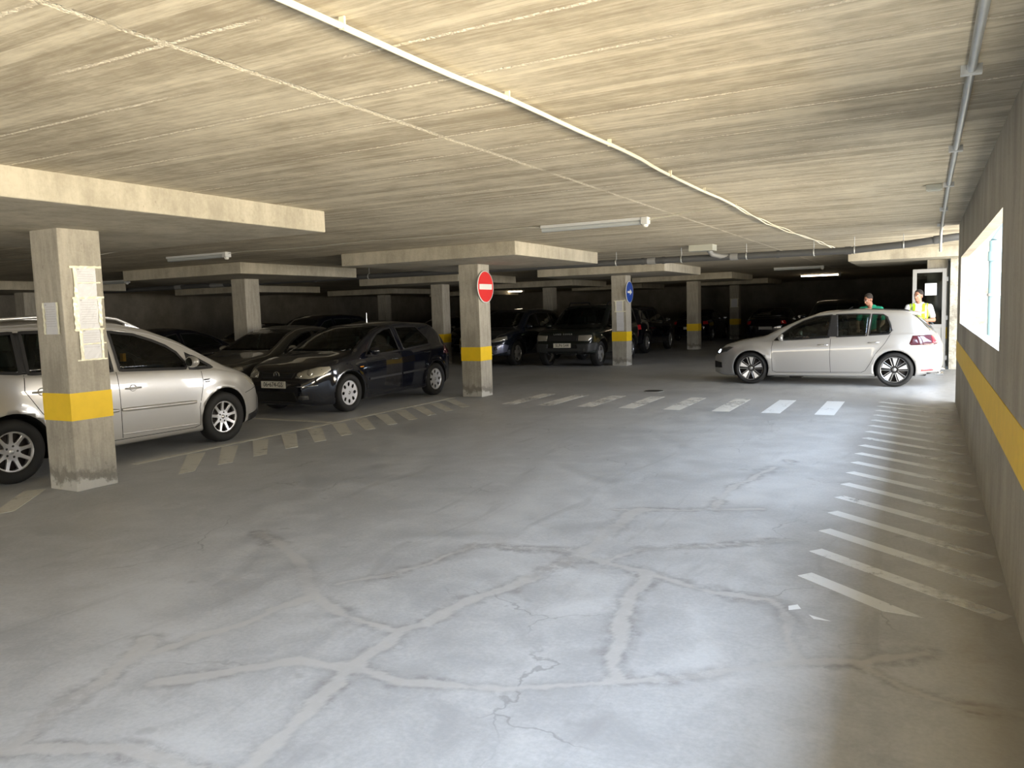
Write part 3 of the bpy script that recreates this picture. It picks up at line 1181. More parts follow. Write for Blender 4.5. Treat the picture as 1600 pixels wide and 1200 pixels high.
def plate_with_holes(R, holes, y0, y1, dish=0.0, n=64, grid=None):
    """round plate in XZ with polygon holes, between y0 (inside) and y1 (face)"""
    outer = [Vector((R * math.cos(2 * PI * k / n), R * math.sin(2 * PI * k / n))) for k in range(n)]
    pts = list(outer)
    edges = [(i, (i + 1) % n) for i in range(n)]
    hs = []
    for h in holes:
        o = len(pts)
        pts += [Vector(p) for p in h]
        edges += [(o + i, o + (i + 1) % len(h)) for i in range(len(h))]
        hs.append([Vector(p) for p in h])

    def ins(p, h):
        c = False
        j = len(h) - 1
        for i in range(len(h)):
            if (h[i].y > p.y) != (h[j].y > p.y) and p.x < (h[j].x - h[i].x) * (p.y - h[i].y) / (h[j].y - h[i].y) + h[i].x:
                c = not c
            j = i
        return c
    co, _, tr, *_r = delaunay_2d_cdt(pts, edges, [], 0, 1e-6)
    keep = []
    for t in tr:
        c = (co[t[0]] + co[t[1]] + co[t[2]]) / 3
        if c.length < R and not any(ins(c, h) for h in hs):
            keep.append(t)
    mb = MB()
    m = len(co)

    def yy(p, base):
        return base - dish * (1 - (p.length / R) ** 2)
    vs = [(p.x, yy(p, y1), p.y) for p in co] + [(p.x, yy(p, y0), p.y) for p in co]
    fs = []
    cnt = set()
    for t in keep:
        a, b, c = t
        if (co[b] - co[a]).x * (co[c] - co[a]).y - (co[b] - co[a]).y * (co[c] - co[a]).x > 0:
            t = (a, c, b)
        fs.append(tuple(t))
        fs.append(tuple(reversed([i + m for i in t])))
        for i in range(3):
            cnt.add((t[i], t[(i + 1) % 3]))
    for e in cnt:
        if (e[1], e[0]) not in cnt:
            fs.append((e[1], e[0], e[0] + m, e[1] + m))
    mb.add(vs, fs)
    return mb


def polar(poly):
    return [(r * math.cos(a), r * math.sin(a)) for r, a in poly]


def make_wheel(parent, loc, side, R, rimR, style, width=0.20, detail=True):
    """side=+1: outer face towards local +Y of the car"""
    w = width / 2
    tyre = MB().lathe([(-w * 0.72, rimR), (-w * 0.92, rimR + 0.02), (-w, (R + rimR) / 2), (-w * 0.93, R - 0.03), (-w * 0.74, R - 0.006), (-w * 0.3, R),
                       (w * 0.3, R), (w * 0.74, R - 0.006), (w * 0.93, R - 0.03), (w, (R + rimR) / 2), (w * 0.92, rimR + 0.02), (w * 0.72, rimR)], n=48, closed=True)
    wh = tyre.build('wheel', M['rubber'], parent)
    wh.location = loc
    if side < 0:
        wh.rotation_euler = (0, 0, PI)
    # barrel and brake disc
    MB().lathe([(-w * 0.7, rimR * 0.97), (w * 0.6, rimR * 0.97), (w * 0.72, rimR * 1.0), (w * 0.76, rimR * 1.02), (w * 0.70, rimR * 1.03), (-w * 0.7, rimR * 1.02)], n=48, closed=True).build(
        'rim', M['rim_dark'] if style in ('twin', 'dark') else M['alloy'], wh)
    MB().lathe([(0.0, 0.001), (0.0, rimR * 0.93), (-0.02, rimR * 0.93), (-0.02, 0.001)], n=32).build('brake_disc', M['disc'], wh)
    f0, f1 = w * 0.34, w * 0.62
    if style == 'nine':
        holes = []
        for k in range(9):
            a = PI / 2 + (k + 0.5) * 2 * PI / 9
            g = 2 * PI / 9
            holes.append(polar([(rimR * 0.42, a - 0.05 * g), (rimR * 0.52, a - 0.24 * g), (rimR * 0.72, a - 0.325 * g), (rimR * 0.89, a - 0.36 * g), (rimR * 0.915, a - 0.32 * g), (rimR * 0.925, a),
                                (rimR * 0.915, a + 0.32 * g), (rimR * 0.89, a + 0.36 * g), (rimR * 0.72, a + 0.325 * g), (rimR * 0.52, a + 0.24 * g), (rimR * 0.42, a + 0.05 * g)]))
        soft(plate_with_holes(rimR * 0.985, holes, f0, f1, 0.02).build('spokes', M['alloy'], wh), 0.003)
        for k in range(5):
            a = PI / 2 + k * 2 * PI / 5 + 0.3
            MB().lathe([(f1 - 0.016, 0.001), (f1 - 0.016, 0.012), (f1 - 0.03, 0.013)], n=10, o=(0.057 * math.cos(a), 0, 0.057 * math.sin(a))).build('wheel_bolt', M['ink'], wh)
        MB().lathe([(f1 - 0.008, 0.001), (f1 - 0.008, 0.022), (f1 - 0.02, 0.030)], n=20).build('hub_cap', M['alloy'], wh)
    elif style == 'oval':
        holes = []
        for k in range(8):
            a = PI / 2 + k * 2 * PI / 8
            c = Vector((math.cos(a), math.sin(a))) * rimR * 0.69
            ra, rb = rimR * 0.175, rimR * 0.135
            er = Vector((math.cos(a), math.sin(a)))
            et = Vector((-er.y, er.x))
            holes.append([tuple(c + er * ra * math.cos(q) + et * rb * math.sin(q)) for q in np.linspace(0, 2 * PI, 14, endpoint=False)])
        soft(plate_with_holes(rimR * 0.99, holes, f1 - 0.012, f1, 0.004).build('wheel_cover', M['rim_bright'], wh), 0.003)
        MB().lathe([(f1 + 0.006, 0.001), (f1 + 0.005, 0.026), (f1 - 0.006, 0.034)], n=24).build('hub_cap', M['alloy'], wh)
        MB().lathe([(f1 + 0.0075, 0.017), (f1 + 0.0075, 0.023)], n=24).build('emblem_ring', M['ink'], wh)
    elif style == 'twin':
        holes = []
        for k in range(5):
            for q in (0,):
                a = PI / 2 + k * 2 * PI / 5
                g = 2 * PI / 5
                # dark gap between twin spokes and wide gap between pairs
                holes.append(polar([(rimR * 0.34, a + g / 2), (rimR * 0.9, a + g * 0.27), (rimR * 0.93, a + g * 0.38), (rimR * 0.94, a + g * 0.5), (rimR * 0.93, a + g * 0.62), (rimR * 0.9, a + g * 0.73)]))
        plate_with_holes(rimR * 0.985, holes, f0, f1 - 0.004, 0.014).build('spokes', M['rim_dark'], wh)
        fc = MB()
        for k in range(5):
            a = PI / 2 + k * 2 * PI / 5 + 0.05
            for (a0, a1, a2, a3) in ((-0.10, 0.13, 0.19, -0.20),):
                pr = polar([(rimR * 0.30, a + a0), (rimR * 0.30, a + a1), (rimR * 0.93, a + a2), (rimR * 0.93, a + a3)])
                vs = [(x, f1 - 0.014 * (1 - (math.hypot(x, z) / rimR) ** 2), z) for x, z in pr]
                vs += [(x, y - 0.012, z) for x, y, z in vs]
                fc.add(vs, [(3, 2, 1, 0), (0, 1, 5, 4), (1, 2, 6, 5), (2, 3, 7, 6), (3, 0, 4, 7)])
        fc.build('bright_spoke_faces', M['rim_bright'], wh)
        ln = MB()
        for k in range(5):
            a = PI / 2 + (k + 0.5) * 2 * PI / 5 + 0.05
            for da in (-0.30, 0.22):
                p0, p1 = polar([(rimR * 0.28, a + da * 0.6), (rimR * 0.94, a + da)])
                ln.tube([(p0[0], f1 - 0.010, p0[1]), (p1[0], f1 + 0.002, p1[1])], 0.0032, 5)
        ln.build('bright_edges', M['rim_bright'], wh)
        MB().lathe([(f1 + 0.0, rimR * 0.965), (f1 + 0.004, rimR * 0.99)], n=48).build('rim_edge', M['rim_bright'], wh)
        MB().lathe([(f1 - 0.006, 0.001), (f1 - 0.008, 0.028), (f1 - 0.02, 0.034)], n=20).build('hub_cap', M['alloy'], wh)
    else:
        holes = []
        k5 = 5 if style in ('five', 'dark') else 7
        for k in range(k5):
            g = 2 * PI / k5
            a = PI / 2 + (k + 0.5) * g
            holes.append(polar([(rimR * 0.38, a), (rimR * 0.62, a - 0.26 * g), (rimR * 0.9, a - 0.33 * g), (rimR * 0.92, a), (rimR * 0.9, a + 0.33 * g), (rimR * 0.62, a + 0.26 * g)]))
        plate_with_holes(rimR * 0.985, holes, f0, f1, 0.012).build('spokes', M['alloy'] if style != 'dark' else M['disc'], wh)
        MB().lathe([(f1 - 0.006, 0.001), (f1 - 0.008, 0.028), (f1 - 0.02, 0.034)], n=16).build('hub_cap', M['alloy'], wh)
    return wh


def rounded(poly, it=2):
    P = [Vector(p) for p in poly]
    for _ in range(it):
        Q = []
        n = len(P)
        for i in range(n):
            a, b = P[i], P[(i + 1) % n]
            Q += [a.lerp(b, 0.22), a.lerp(b, 0.78)]
        P = Q
    return [tuple(p) for p in P]


def side(poly, s):
    """(x,z) side-view polygon -> (u,z) for the left (s=1, ang=90) or right (s=-1) side"""
    return [(-x, z) for x, z in poly] if s > 0 else [(x, z) for x, z in poly]


def make_car(name, label, cat, sp, paint, loc, yaw, cut=True, group=None):
    S = Shape(sp)
    t = thing(name, label, cat, loc, yaw, group)
    S.body('body', paint, t, cut)
    R, rr = sp['wheel_r'], sp['rim_r']
    tw = sp.get('tyre_w', 0.205)
    ty = sp['track'] / 2
    for ax in sp['axles']:
        for s in (1, -1):
            make_wheel(t, (ax, s * ty, R), s, R, rr, sp['rim'], tw)
    gm = M['glass'] if cut else M['dark_glass']
    # glazing
    for s in (1, -1):
        ang = s * PI / 2
        for w in sp['side_windows']:
            S.patch(side(w, s), ang, 0.0015 if cut else 0.003, 0.004, 0.06).build('side_window', gm, t)
    S.patch(sp['windscreen'], 0, 0.0015 if cut else 0.003, 0.004, 0.08).build('windscreen', gm, t)
    S.patch([(-p[0], p[1]) for p in sp['rear_window']], PI, 0.0015 if cut else 0.003, 0.004, 0.08).build('rear_window', gm, t)
    # window surrounds and seams
    for s in (1, -1):
        ang = s * PI / 2
        for w in sp['side_windows']:
            S.ribbon(side(w, s), sp.get('surround', 0.026), ang, 0.0035, closed=True).build('window_surround', M['black_plastic'], t)
        for pl in sp.get('pillars', []):
            S.patch(side(pl, s), ang, 0.003, 0.004, 0.05).build('pillar_cover', M['black_plastic'], t)
        for pl in sp.get('seams', []):
            S.ribbon(side(pl, s), 0.007, ang, 0.0012, th=0.002).build('door_gap', M['void'], t)
    for nm, mname, ang, polys, off in sp.get('front_parts', []):
        for poly in polys:
            S.patch(poly, ang, off, 0.01, 0.04).build(nm, M[mname], t)
    for nm, mname, deg, poly, off, th in sp.get('sided', []):
        for s in (1, -1):
            ang = math.radians(deg) * s
            pts = [(S.u_of((p[0], p[1] * s, 0), ang), p[2]) for p in poly]
            S.patch(pts, ang, off, th, 0.035).build(nm, M[mname], t)
    for nm, mname, pl, w, off in sp.get('strips', []):
        for s in (1, -1):
            if mname:
                S.ribbon(side(pl, s), w, s * PI / 2, off, th=off + 0.002).build(nm, M[mname], t)
            else:
                pts = []
                for (xa, za), (xb, zb) in zip(pl[:-1], pl[1:]):
                    for q in np.linspace(0, 1, 14):
                        h, _n = S.hit(*side([(xa + (xb - xa) * q, za + (zb - za) * q)], s)[0], s * PI / 2)
                        pts.append(h + Vector((0, s * 0.001, 0)))
                mb = MB().tube(pts, [w * 0.30] + [w * 0.42] * (len(pts) - 2) + [w * 0.30], 14)
                mb.v = [(x, y if abs(y) < 0.1 else y, z) for x, y, z in mb.v]
                mb.build(nm, paint, t)
    # handles
    for s in (1, -1):
        for (x, z) in sp.get('handles', []):
            h, nn = S.hit(*side([(x, z)], s)[0], s * PI / 2)
            mb = MB()
            pts = [h + Vector((dx, s * dy, 0)) for dx, dy in ((-0.10, 0.0), (-0.085, 0.022), (-0.03, 0.032), (0.03, 0.032), (0.085, 0.022), (0.10, 0.0))]
            mb.tube(pts, [0.007, 0.011, 0.012, 0.012, 0.011, 0.007], 8)
            if sp.get('cup'):
                ring = [h + Vector((0.040 * math.cos(a), s * 0.002, 0.036 * math.sin(a))) for a in np.linspace(0, 2 * PI, 25)]
                MB().tube(ring, 0.0055, 6, cap=False).build('handle_recess', M['ink_grey'], t)
            mb.build('door_handle', M[sp.get('handle_mat', 'chrome')] if sp.get('handle_mat') != 'body' else paint, t)
    # mirrors
    for s in (1, -1):
        mx, mz = sp['mirror']
        h, nn = S.hit(*side([(mx, mz)], s)[0], s * PI / 2)
        bm = bmesh.new()
        bmesh.ops.create_uvsphere(bm, u_segments=20, v_segments=12, radius=1)
        for v in bm.verts:
            v.co = Vector((v.co.x * 0.075 if v.co.x > 0 else v.co.x * 0.035, v.co.y * 0.11, v.co.z * 0.07)) + Vector((0.01, 0, 0))
        for f in bm.faces:
            f.smooth = True
        me = bpy.data.meshes.new('mirror')
        bm.to_mesh(me)
        bm.free()
        me.materials.append(M[sp['mirror_mat']] if sp.get('mirror_mat') else paint)
        mo = bpy.data.objects.new('mirror', me)
        C.objects.link(mo)
        mo.parent = t
        mo.location = (mx, h.y + s * 0.13, mz + 0.02)
        MB().tube([(0.0, -s * 0.15, -0.035), (0.0, -s * 0.07, -0.03)], 0.018, 8).build('mirror_arm', M['black_plastic'], mo)
        MB().lathe([(-0.027, 0.001), (-0.027, 0.055)], axis='x', n=20).build('mirror_glass', M['chrome'], mo)
    # interior
    if cut:
        zf = sp.get('cab_floor', 0.55)
        seats = sp.get('seats', [(0.05, 0.36), (0.05, -0.36), (-0.85, 0.38), (-0.85, -0.38)])
        for (x, y) in seats:
            mb = MB()
            th = 0.30
            base = Vector((x - 0.18, y, zf - 0.02))
            upv = Vector((-0.28, 0, 1)).normalized()
            fx = Vector((1, 0, 0.28)).normalized()
            hgt = sp.get('seat_h', 0.50)
            mb.obox(base + upv * hgt / 2, fx * 0.055, Vector((0, 0.235, 0)), upv * hgt / 2)
            so = soft(mb.build('seat', M['seat'], t), 0.04, 3)
            MB().obox(base + upv * (hgt + 0.11), fx * 0.04, Vector((0, 0.12, 0)), upv * 0.075).build('headrest', M['seat'], so)
        dx = sp['dash']
        zb = S.prof('belt', dx)
        MB().tube([(dx, -0.62, zb - 0.06), (dx, 0.62, zb - 0.06)], 0.075, 12).build('dashboard', M['seat'], t)
        ring = [(dx - 0.22 + 0.05 * math.sin(a), 0.36 + 0.18 * math.cos(a), zb - 0.02 + 0.17 * math.sin(a)) for a in np.linspace(0, 2 * PI, 25)]
        MB().tube(ring, 0.014, 6, cap=False).build('steering_wheel', M['black_plastic'], t)
    return t, S


def plate_part(t, S, ang, u, z, w, h, text, size, off=0.012, xs=1.0):
    hit, nn = S.hit(u, z, ang)
    out = Vector((math.cos(ang), math.sin(ang), 0))
    xd = Vector((-math.sin(ang), math.cos(ang), 0))
    c = hit + out * off
    mb = MB().obox((0, 0, 0), xd * w / 2, out * 0.004, Vector((0, 0, h / 2)))
    p = mb.build('number_plate', M['plate'], t)
    p.location = c
    if text:
        text_mesh('plate_text', text, size, M['ink'], p, frame(out * 0.0055, xd, out), xs=xs)
    return p


def emblem(t, S, ang, u, z, r, mat='chrome', off=0.006):
    hit, nn = S.hit(u, z, ang)
    out = Vector((math.cos(ang), math.sin(ang), 0))
    xd = Vector((-math.sin(ang), math.cos(ang), 0))
    mb = MB()

    def P(a, b):
        return xd * a * r + Vector((0, 0, b * r))
    mb.tube([P(math.cos(a), math.sin(a)) for a in np.linspace(0, 2 * PI, 29)], r * 0.09, 6, cap=False)
    mb.tube([P(-0.36, 0.88), P(0, 0.12), P(0.36, 0.88)], r * 0.08, 6)
    mb.tube([P(-0.82, 0.45), P(-0.42, -0.75), P(0, 0.02), P(0.42, -0.75), P(0.82, 0.45)], r * 0.08, 6)
    o = mb.build('emblem', M[mat], t)
    o.location = hit + out * off
    return o


#CARS#
HATCH = dict(
    rear=-2.00, front=2.09, axles=(1.29, -1.29), wheel_r=0.315, rim_r=0.235, track=1.56, tyre_w=0.21, rim='twin', gap=0.035, flare=0.018,
    top=[(-2.02, 0.62), (-2.0, 0.80), (-1.93, 0.90), (-1.86, 1.02), (-1.62, 1.28), (-1.50, 1.385), (-1.38, 1.405), (-0.62, 1.445), (0.0, 1.405), (0.34, 1.305), (0.72, 1.14), (1.08, 0.955), (1.5, 0.885), (1.85, 0.79), (2.0, 0.69), (2.09, 0.56)],
    belt=[(-2.02, 0.80), (-1.6, 0.98), (-1.2, 0.965), (-0.33, 0.92), (0.62, 0.87), (1.1, 0.845), (1.5, 0.81), (1.85, 0.73), (2.09, 0.5)],
    hw=[(-2.02, 0.66), (-1.95, 0.76), (-1.75, 0.84), (-1.3, 0.885), (0, 0.89), (1.3, 0.885), (1.65, 0.84), (1.9, 0.74), (2.02, 0.64), (2.09, 0.52)],
    sill=[(-2.02, 0.26), (-1.7, 0.21), (-1.6, 0.18), (1.6, 0.15), (1.9, 0.15), (2.09, 0.20)],
    cab=(-1.72, 1.02), dash=0.80, cab_floor=0.55,
    side_windows=[[(0.84, 0.865), (0.70, 0.99), (0.52, 1.12), (0.33, 1.225), (0.10, 1.305), (-0.20, 1.338), (-0.17, 0.915), (0.4, 0.88)],
                  [(-0.27, 1.34), (-0.60, 1.345), (-0.86, 1.337), (-0.82, 0.945), (-0.30, 0.925)],
                  [(-0.90, 1.335), (-1.08, 1.325), (-1.15, 1.28), (-1.215, 1.12), (-1.235, 1.03), (-1.19, 0.97), (-0.86, 0.95)]],
    frame=[(0.8, 0.87), (0.7, 0.98), (-1.2, 1.0), (-1.2, 0.96)],
    pillars=[[(-0.17, 1.335), (-0.13, 0.93), (-0.33, 0.93), (-0.30, 1.335)]],
    surround=0.022,
    windscreen=[(-0.66, 0.965), (0.66, 0.965), (0.56, 1.335), (0.3, 1.365), (-0.3, 1.365), (-0.56, 1.335)],
    rear_window=[(-0.58, 1.02), (0.58, 1.02), (0.50, 1.30), (-0.50, 1.30)],
    seams=[[(0.86, 0.85), (0.885, 0.72), (0.87, 0.27), (0.80, 0.245)], [(-0.20, 0.91), (-0.185, 0.60), (-0.20, 0.25)], [(-1.22, 0.97), (-1.13, 0.80), (-0.97, 0.60), (-0.88, 0.42), (-0.80, 0.29), (-0.74, 0.26)],
           [(0.80, 0.245), (-0.74, 0.26)]],
    handles=[(-0.06, 0.775), (-0.94, 0.815)], mirror=(0.66, 0.90), handle_mat='chrome',
    strips=[('side_skirt', None, [(0.93, 0.205), (-0.92, 0.215)], 0.07, 0.012)],
    sided=[('headlight', 'headlamp_dark', 38, [(2.02, 0.42, 0.66), (1.97, 0.52, 0.70), (1.75, 0.80, 0.745), (1.66, 0.84, 0.735), (1.78, 0.78, 0.64), (1.98, 0.60, 0.575), (2.04, 0.45, 0.58)], 0.004, 0.012),
           ('tail_light', 'tail_dark', 125, [(-1.60, 0.87, 0.935), (-1.86, 0.72, 0.95), (-1.98, 0.50, 0.94), (-2.0, 0.50, 0.80), (-1.88, 0.74, 0.765), (-1.56, 0.87, 0.765), (-1.54, 0.88, 0.79)], 0.004, 0.012),
           ('side_intake', 'black_plastic', 40, [(2.02, 0.46, 0.44), (1.90, 0.72, 0.42), (1.90, 0.72, 0.31), (2.02, 0.46, 0.30)], 0.004, 0.01),
           ('rear_diffuser', 'black_plastic', 150, [(-1.80, 0.78, 0.27), (-2.0, 0.50, 0.27), (-2.0, 0.50, 0.19), (-1.80, 0.78, 0.21)], 0.006, 0.01),
           ('tail_reflector', 'tail_red', 120, [(-1.90, 0.74, 0.345), (-1.72, 0.82, 0.325), (-1.72, 0.82, 0.295), (-1.90, 0.74, 0.305)], 0.003, 0.008)],
    front_parts=[('grille', 'black_plastic', 0, [[(-0.40, 0.60), (0.40, 0.60), (0.42, 0.69), (-0.42, 0.69)]], 0.004), ('air_intake', 'void', 0, [[(-0.5, 0.24), (0.5, 0.24), (0.45, 0.40), (-0.45, 0.40)]], 0.003)],
)

GOLF5 = dict(HATCH)
GOLF5.update(
    rim='oval', rim_r=0.205, front=2.12, track=1.53, gap=0.045, flare=0.02,
    top=[(-2.02, 0.62), (-2.0, 0.86), (-1.93, 0.96), (-1.80, 1.10), (-1.62, 1.28), (-1.46, 1.40), (-1.35, 1.425), (-0.62, 1.465), (0.0, 1.43), (0.34, 1.35), (0.70, 1.19), (1.08, 0.99), (1.5, 0.93), (1.85, 0.83), (2.02, 0.74), (2.10, 0.62), (2.12, 0.52)],
    belt=[(-2.02, 0.80), (-1.6, 0.98), (-1.2, 0.98), (-0.33, 0.935), (0.62, 0.895), (1.1, 0.88), (1.5, 0.84), (1.85, 0.76), (2.12, 0.52)],
    hw=[(-2.02, 0.66), (-1.95, 0.76), (-1.75, 0.83), (-1.3, 0.87), (0, 0.875), (1.3, 0.87), (1.65, 0.84), (1.9, 0.76), (2.04, 0.66), (2.12, 0.54)],
    side_windows=[[(0.82, 0.90), (0.66, 1.03), (0.50, 1.16), (0.33, 1.26), (0.10, 1.33), (-0.10, 1.35), (-0.15, 0.935), (0.4, 0.91)],
                  [(-0.24, 1.355), (-0.60, 1.36), (-0.88, 1.35), (-1.14, 1.10), (-1.12, 1.0), (-0.28, 0.945)]],
    frame=[(0.8, 0.90), (0.7, 0.98), (-1.1, 1.0), (-1.1, 0.97)],
    pillars=[], surround=0.03,
    seams=[[(0.84, 0.89), (0.83, 0.55), (0.86, 0.27), (0.80, 0.235)], [(-0.17, 0.93), (-0.15, 0.60), (-0.16, 0.24)], [(-1.16, 1.0), (-1.13, 0.85), (-0.98, 0.60), (-0.92, 0.42), (-0.80, 0.27)], [(0.80, 0.235), (-0.80, 0.26)]],
    handles=[(-0.02, 0.80), (-0.98, 0.86)], handle_mat='body', mirror=(0.70, 0.955),
    strips=[('side_moulding', 'black_plastic', [(0.78, 0.50), (-0.14, 0.52)], 0.035, 0.010), ('side_moulding', 'black_plastic', [(-0.18, 0.52), (-0.92, 0.545)], 0.035, 0.010)],
    windscreen=[(-0.66, 1.0), (0.66, 1.0), (0.56, 1.375), (0.3, 1.40), (-0.3, 1.40), (-0.56, 1.375)],
    sided=[('headlight', 'headlamp', 32, rounded([(2.06, 0.40, 0.62), (2.03, 0.46, 0.72), (1.84, 0.74, 0.80), (1.70, 0.82, 0.80), (1.74, 0.80, 0.69), (1.98, 0.60, 0.60)], 1) if False else [(2.08, 0.40, 0.62), (2.05, 0.42, 0.68), (1.98, 0.52, 0.74), (1.84, 0.72, 0.785), (1.70, 0.80, 0.785), (1.70, 0.82, 0.73), (1.80, 0.78, 0.65), (1.98, 0.62, 0.605)], 0.005, 0.012),
           ('headlight_lens', 'reflector', 20, [(2.08, 0.48 + 0.055 * math.cos(a), 0.668 + 0.048 * math.sin(a)) for a in np.linspace(0, 2 * PI, 12, endpoint=False)], 0.010, 0.006),
           ('headlight_lens', 'reflector', 38, [(2.0, 0.64 + 0.055 * math.cos(a), 0.70 + 0.05 * math.sin(a)) for a in np.linspace(0, 2 * PI, 12, endpoint=False)], 0.010, 0.006),
           ('fog_lamp', 'headlamp_dark', 18, [(2.06, 0.46, 0.34), (2.0, 0.62, 0.34), (2.0, 0.62, 0.27), (2.06, 0.46, 0.27)], 0.004, 0.008),
           ('bumper_trim', 'chrome', 30, [(2.04, 0.42, 0.492), (1.86, 0.70, 0.50), (1.86, 0.70, 0.49), (2.04, 0.42, 0.482)], 0.005, 0.008),
           ('side_blinker', 'amber', 90, [(1.02, 0.87, 0.735), (0.93, 0.87, 0.735), (0.93, 0.87, 0.715), (1.02, 0.87, 0.715)], 0.005, 0.006),
           ('tail_light', 'tail_dark', 125, [(-1.70, 0.84, 0.97), (-1.86, 0.72, 0.98), (-1.98, 0.50, 0.94), (-2.0, 0.50, 0.80), (-1.88, 0.74, 0.78), (-1.62, 0.87, 0.80)], 0.004, 0.012)],
    front_parts=[('grille', 'black_plastic', 0, [[(-0.34, 0.60), (0.34, 0.60), (0.37, 0.70), (-0.37, 0.70)], ], 0.004),
                 ('air_intake', 'void', 0, [[(-0.5, 0.25), (0.5, 0.25), (0.42, 0.40), (-0.42, 0.40)]], 0.003)],
)

MINIVAN = dict(
    rear=-2.10, front=2.20, axles=(1.335, -1.335), wheel_r=0.325, rim_r=0.205, track=1.56, tyre_w=0.205, rim='nine', gap=0.055, flare=0.016, tum=0.27, n=104,
    top=[(-2.12, 0.70), (-2.10, 1.05), (-2.02, 1.25), (-1.90, 1.47), (-1.76, 1.58), (-1.5, 1.61), (-0.8, 1.645), (0.0, 1.62), (0.40, 1.53), (0.80, 1.38), (1.20, 1.16), (1.50, 1.01), (1.75, 0.93), (2.0, 0.81), (2.13, 0.69), (2.20, 0.55)],
    belt=[(-2.12, 1.0), (-1.9, 1.11), (-1.4, 1.09), (-0.1, 1.02), (0.9, 0.985), (1.25, 0.955), (1.6, 0.88), (1.95, 0.77), (2.20, 0.52)],
    hw=[(-2.12, 0.72), (-2.0, 0.82), (-1.8, 0.87), (-1.3, 0.895), (0, 0.897), (1.3, 0.89), (1.65, 0.86), (1.9, 0.79), (2.08, 0.68), (2.20, 0.54)],
    sill=[(-2.12, 0.30), (-1.7, 0.22), (-1.5, 0.19), (1.6, 0.18), (1.9, 0.19), (2.20, 0.25)],
    cab=(-1.9, 1.40), dash=1.05, cab_floor=0.62, seat_h=0.56, seats=[(0.15, 0.36), (0.15, -0.36), (-0.75, 0.45), (-0.75, -0.45), (-0.75, 0)],
    side_windows=[[(0.82, 1.04), (0.71, 1.20), (0.58, 1.29), (0.42, 1.36), (0.19, 1.44), (-0.12, 1.485), (-0.10, 1.045), (0.78, 1.0)],
                  [(1.20, 0.985), (0.93, 1.145), (0.93, 0.985)],
                  [(-0.20, 1.49), (-0.6, 1.51), (-1.10, 1.51), (-1.12, 1.09), (-0.19, 1.05)],
                  [(-1.18, 1.51), (-1.62, 1.49), (-1.84, 1.42), (-1.92, 1.18), (-1.2, 1.10)]],
    frame=[(0.8, 1.0), (0.7, 1.03), (-1.1, 1.1), (-1.1, 1.05)],
    pillars=[[(0.93, 1.15), (0.93, 0.97), (0.83, 0.98), (0.83, 1.20)], [(-1.10, 1.51), (-1.12, 1.09), (-1.19, 1.09), (-1.17, 1.51)]], surround=0.034,
    windscreen=[(-0.70, 1.03), (0.70, 1.03), (0.62, 1.46), (0.3, 1.53), (-0.3, 1.53), (-0.62, 1.46)],
    rear_window=[(-0.62, 1.10), (0.62, 1.10), (0.55, 1.45), (-0.55, 1.45)],
    seams=[[(1.00, 0.975), (1.01, 0.80), (0.93, 0.50), (0.93, 0.28), (0.86, 0.255)], [(-0.155, 1.03), (-0.15, 0.6), (-0.14, 0.28)], [(-1.17, 1.08), (-1.19, 0.92), (-1.05, 0.70), (-0.92, 0.52), (-0.82, 0.30), (-0.76, 0.27)],
           [(0.86, 0.255), (-0.76, 0.27)], [(1.72, 0.60), (1.95, 0.645), (2.12, 0.655)]],
    handles=[(0.02, 0.835), (-1.02, 0.90)], cup=True, handle_mat='body', mirror=(0.78, 1.06), 
    strips=[('side_moulding', None, [(0.88, 0.575), (-0.14, 0.60)], 0.06, 0.026), ('side_moulding', None, [(-0.18, 0.60), (-0.9, 0.625)], 0.06, 0.026),
            ('sill_moulding', None, [(0.90, 0.30), (-0.14, 0.325)], 0.035, 0.018), ('roof_edge_trim', 'rim_bright', [(1.22, 1.065), (1.0, 1.19), (0.72, 1.32), (0.4, 1.43), (0.1, 1.50), (-0.3, 1.535), (-0.8, 1.55), (-1.5, 1.55)], 0.018, 0.006)],
    sided=[('headlight', 'headlamp', 35, [(2.10, 0.44, 0.66), (2.0, 0.60, 0.76), (1.82, 0.78, 0.83), (1.74, 0.82, 0.82), (1.86, 0.78, 0.70), (2.08, 0.56, 0.625)], 0.004, 0.012),
           ('tail_light', 'tail_red', 125, [(-1.92, 0.84, 1.15), (-2.04, 0.70, 1.15), (-2.08, 0.66, 0.85), (-1.95, 0.82, 0.82)], 0.004, 0.012),
           ('front_lip', 'black_plastic', 55, [(1.80, 0.82, 0.30), (2.10, 0.66, 0.34), (2.12, 0.64, 0.26), (1.78, 0.82, 0.20)], 0.008, 0.012),
           ('side_badge', 'ink', 90, [(1.12, 0.88, 0.845), (1.02, 0.88, 0.845), (1.02, 0.88, 0.83), (1.10, 0.88, 0.83)], 0.004, 0.004),
           ('side_badge', 'ink', 90, [(1.11, 0.88, 0.815), (1.04, 0.88, 0.815), (1.04, 0.88, 0.805), (1.11, 0.88, 0.805)], 0.004, 0.004)],
    front_parts=[('grille', 'black_plastic', 0, [[(-0.38, 0.60), (0.38, 0.60), (0.40, 0.70), (-0.40, 0.70)]], 0.004), ('air_intake', 'void', 0, [[(-0.5, 0.28), (0.5, 0.28), (0.45, 0.43), (-0.45, 0.43)]], 0.003)],
)

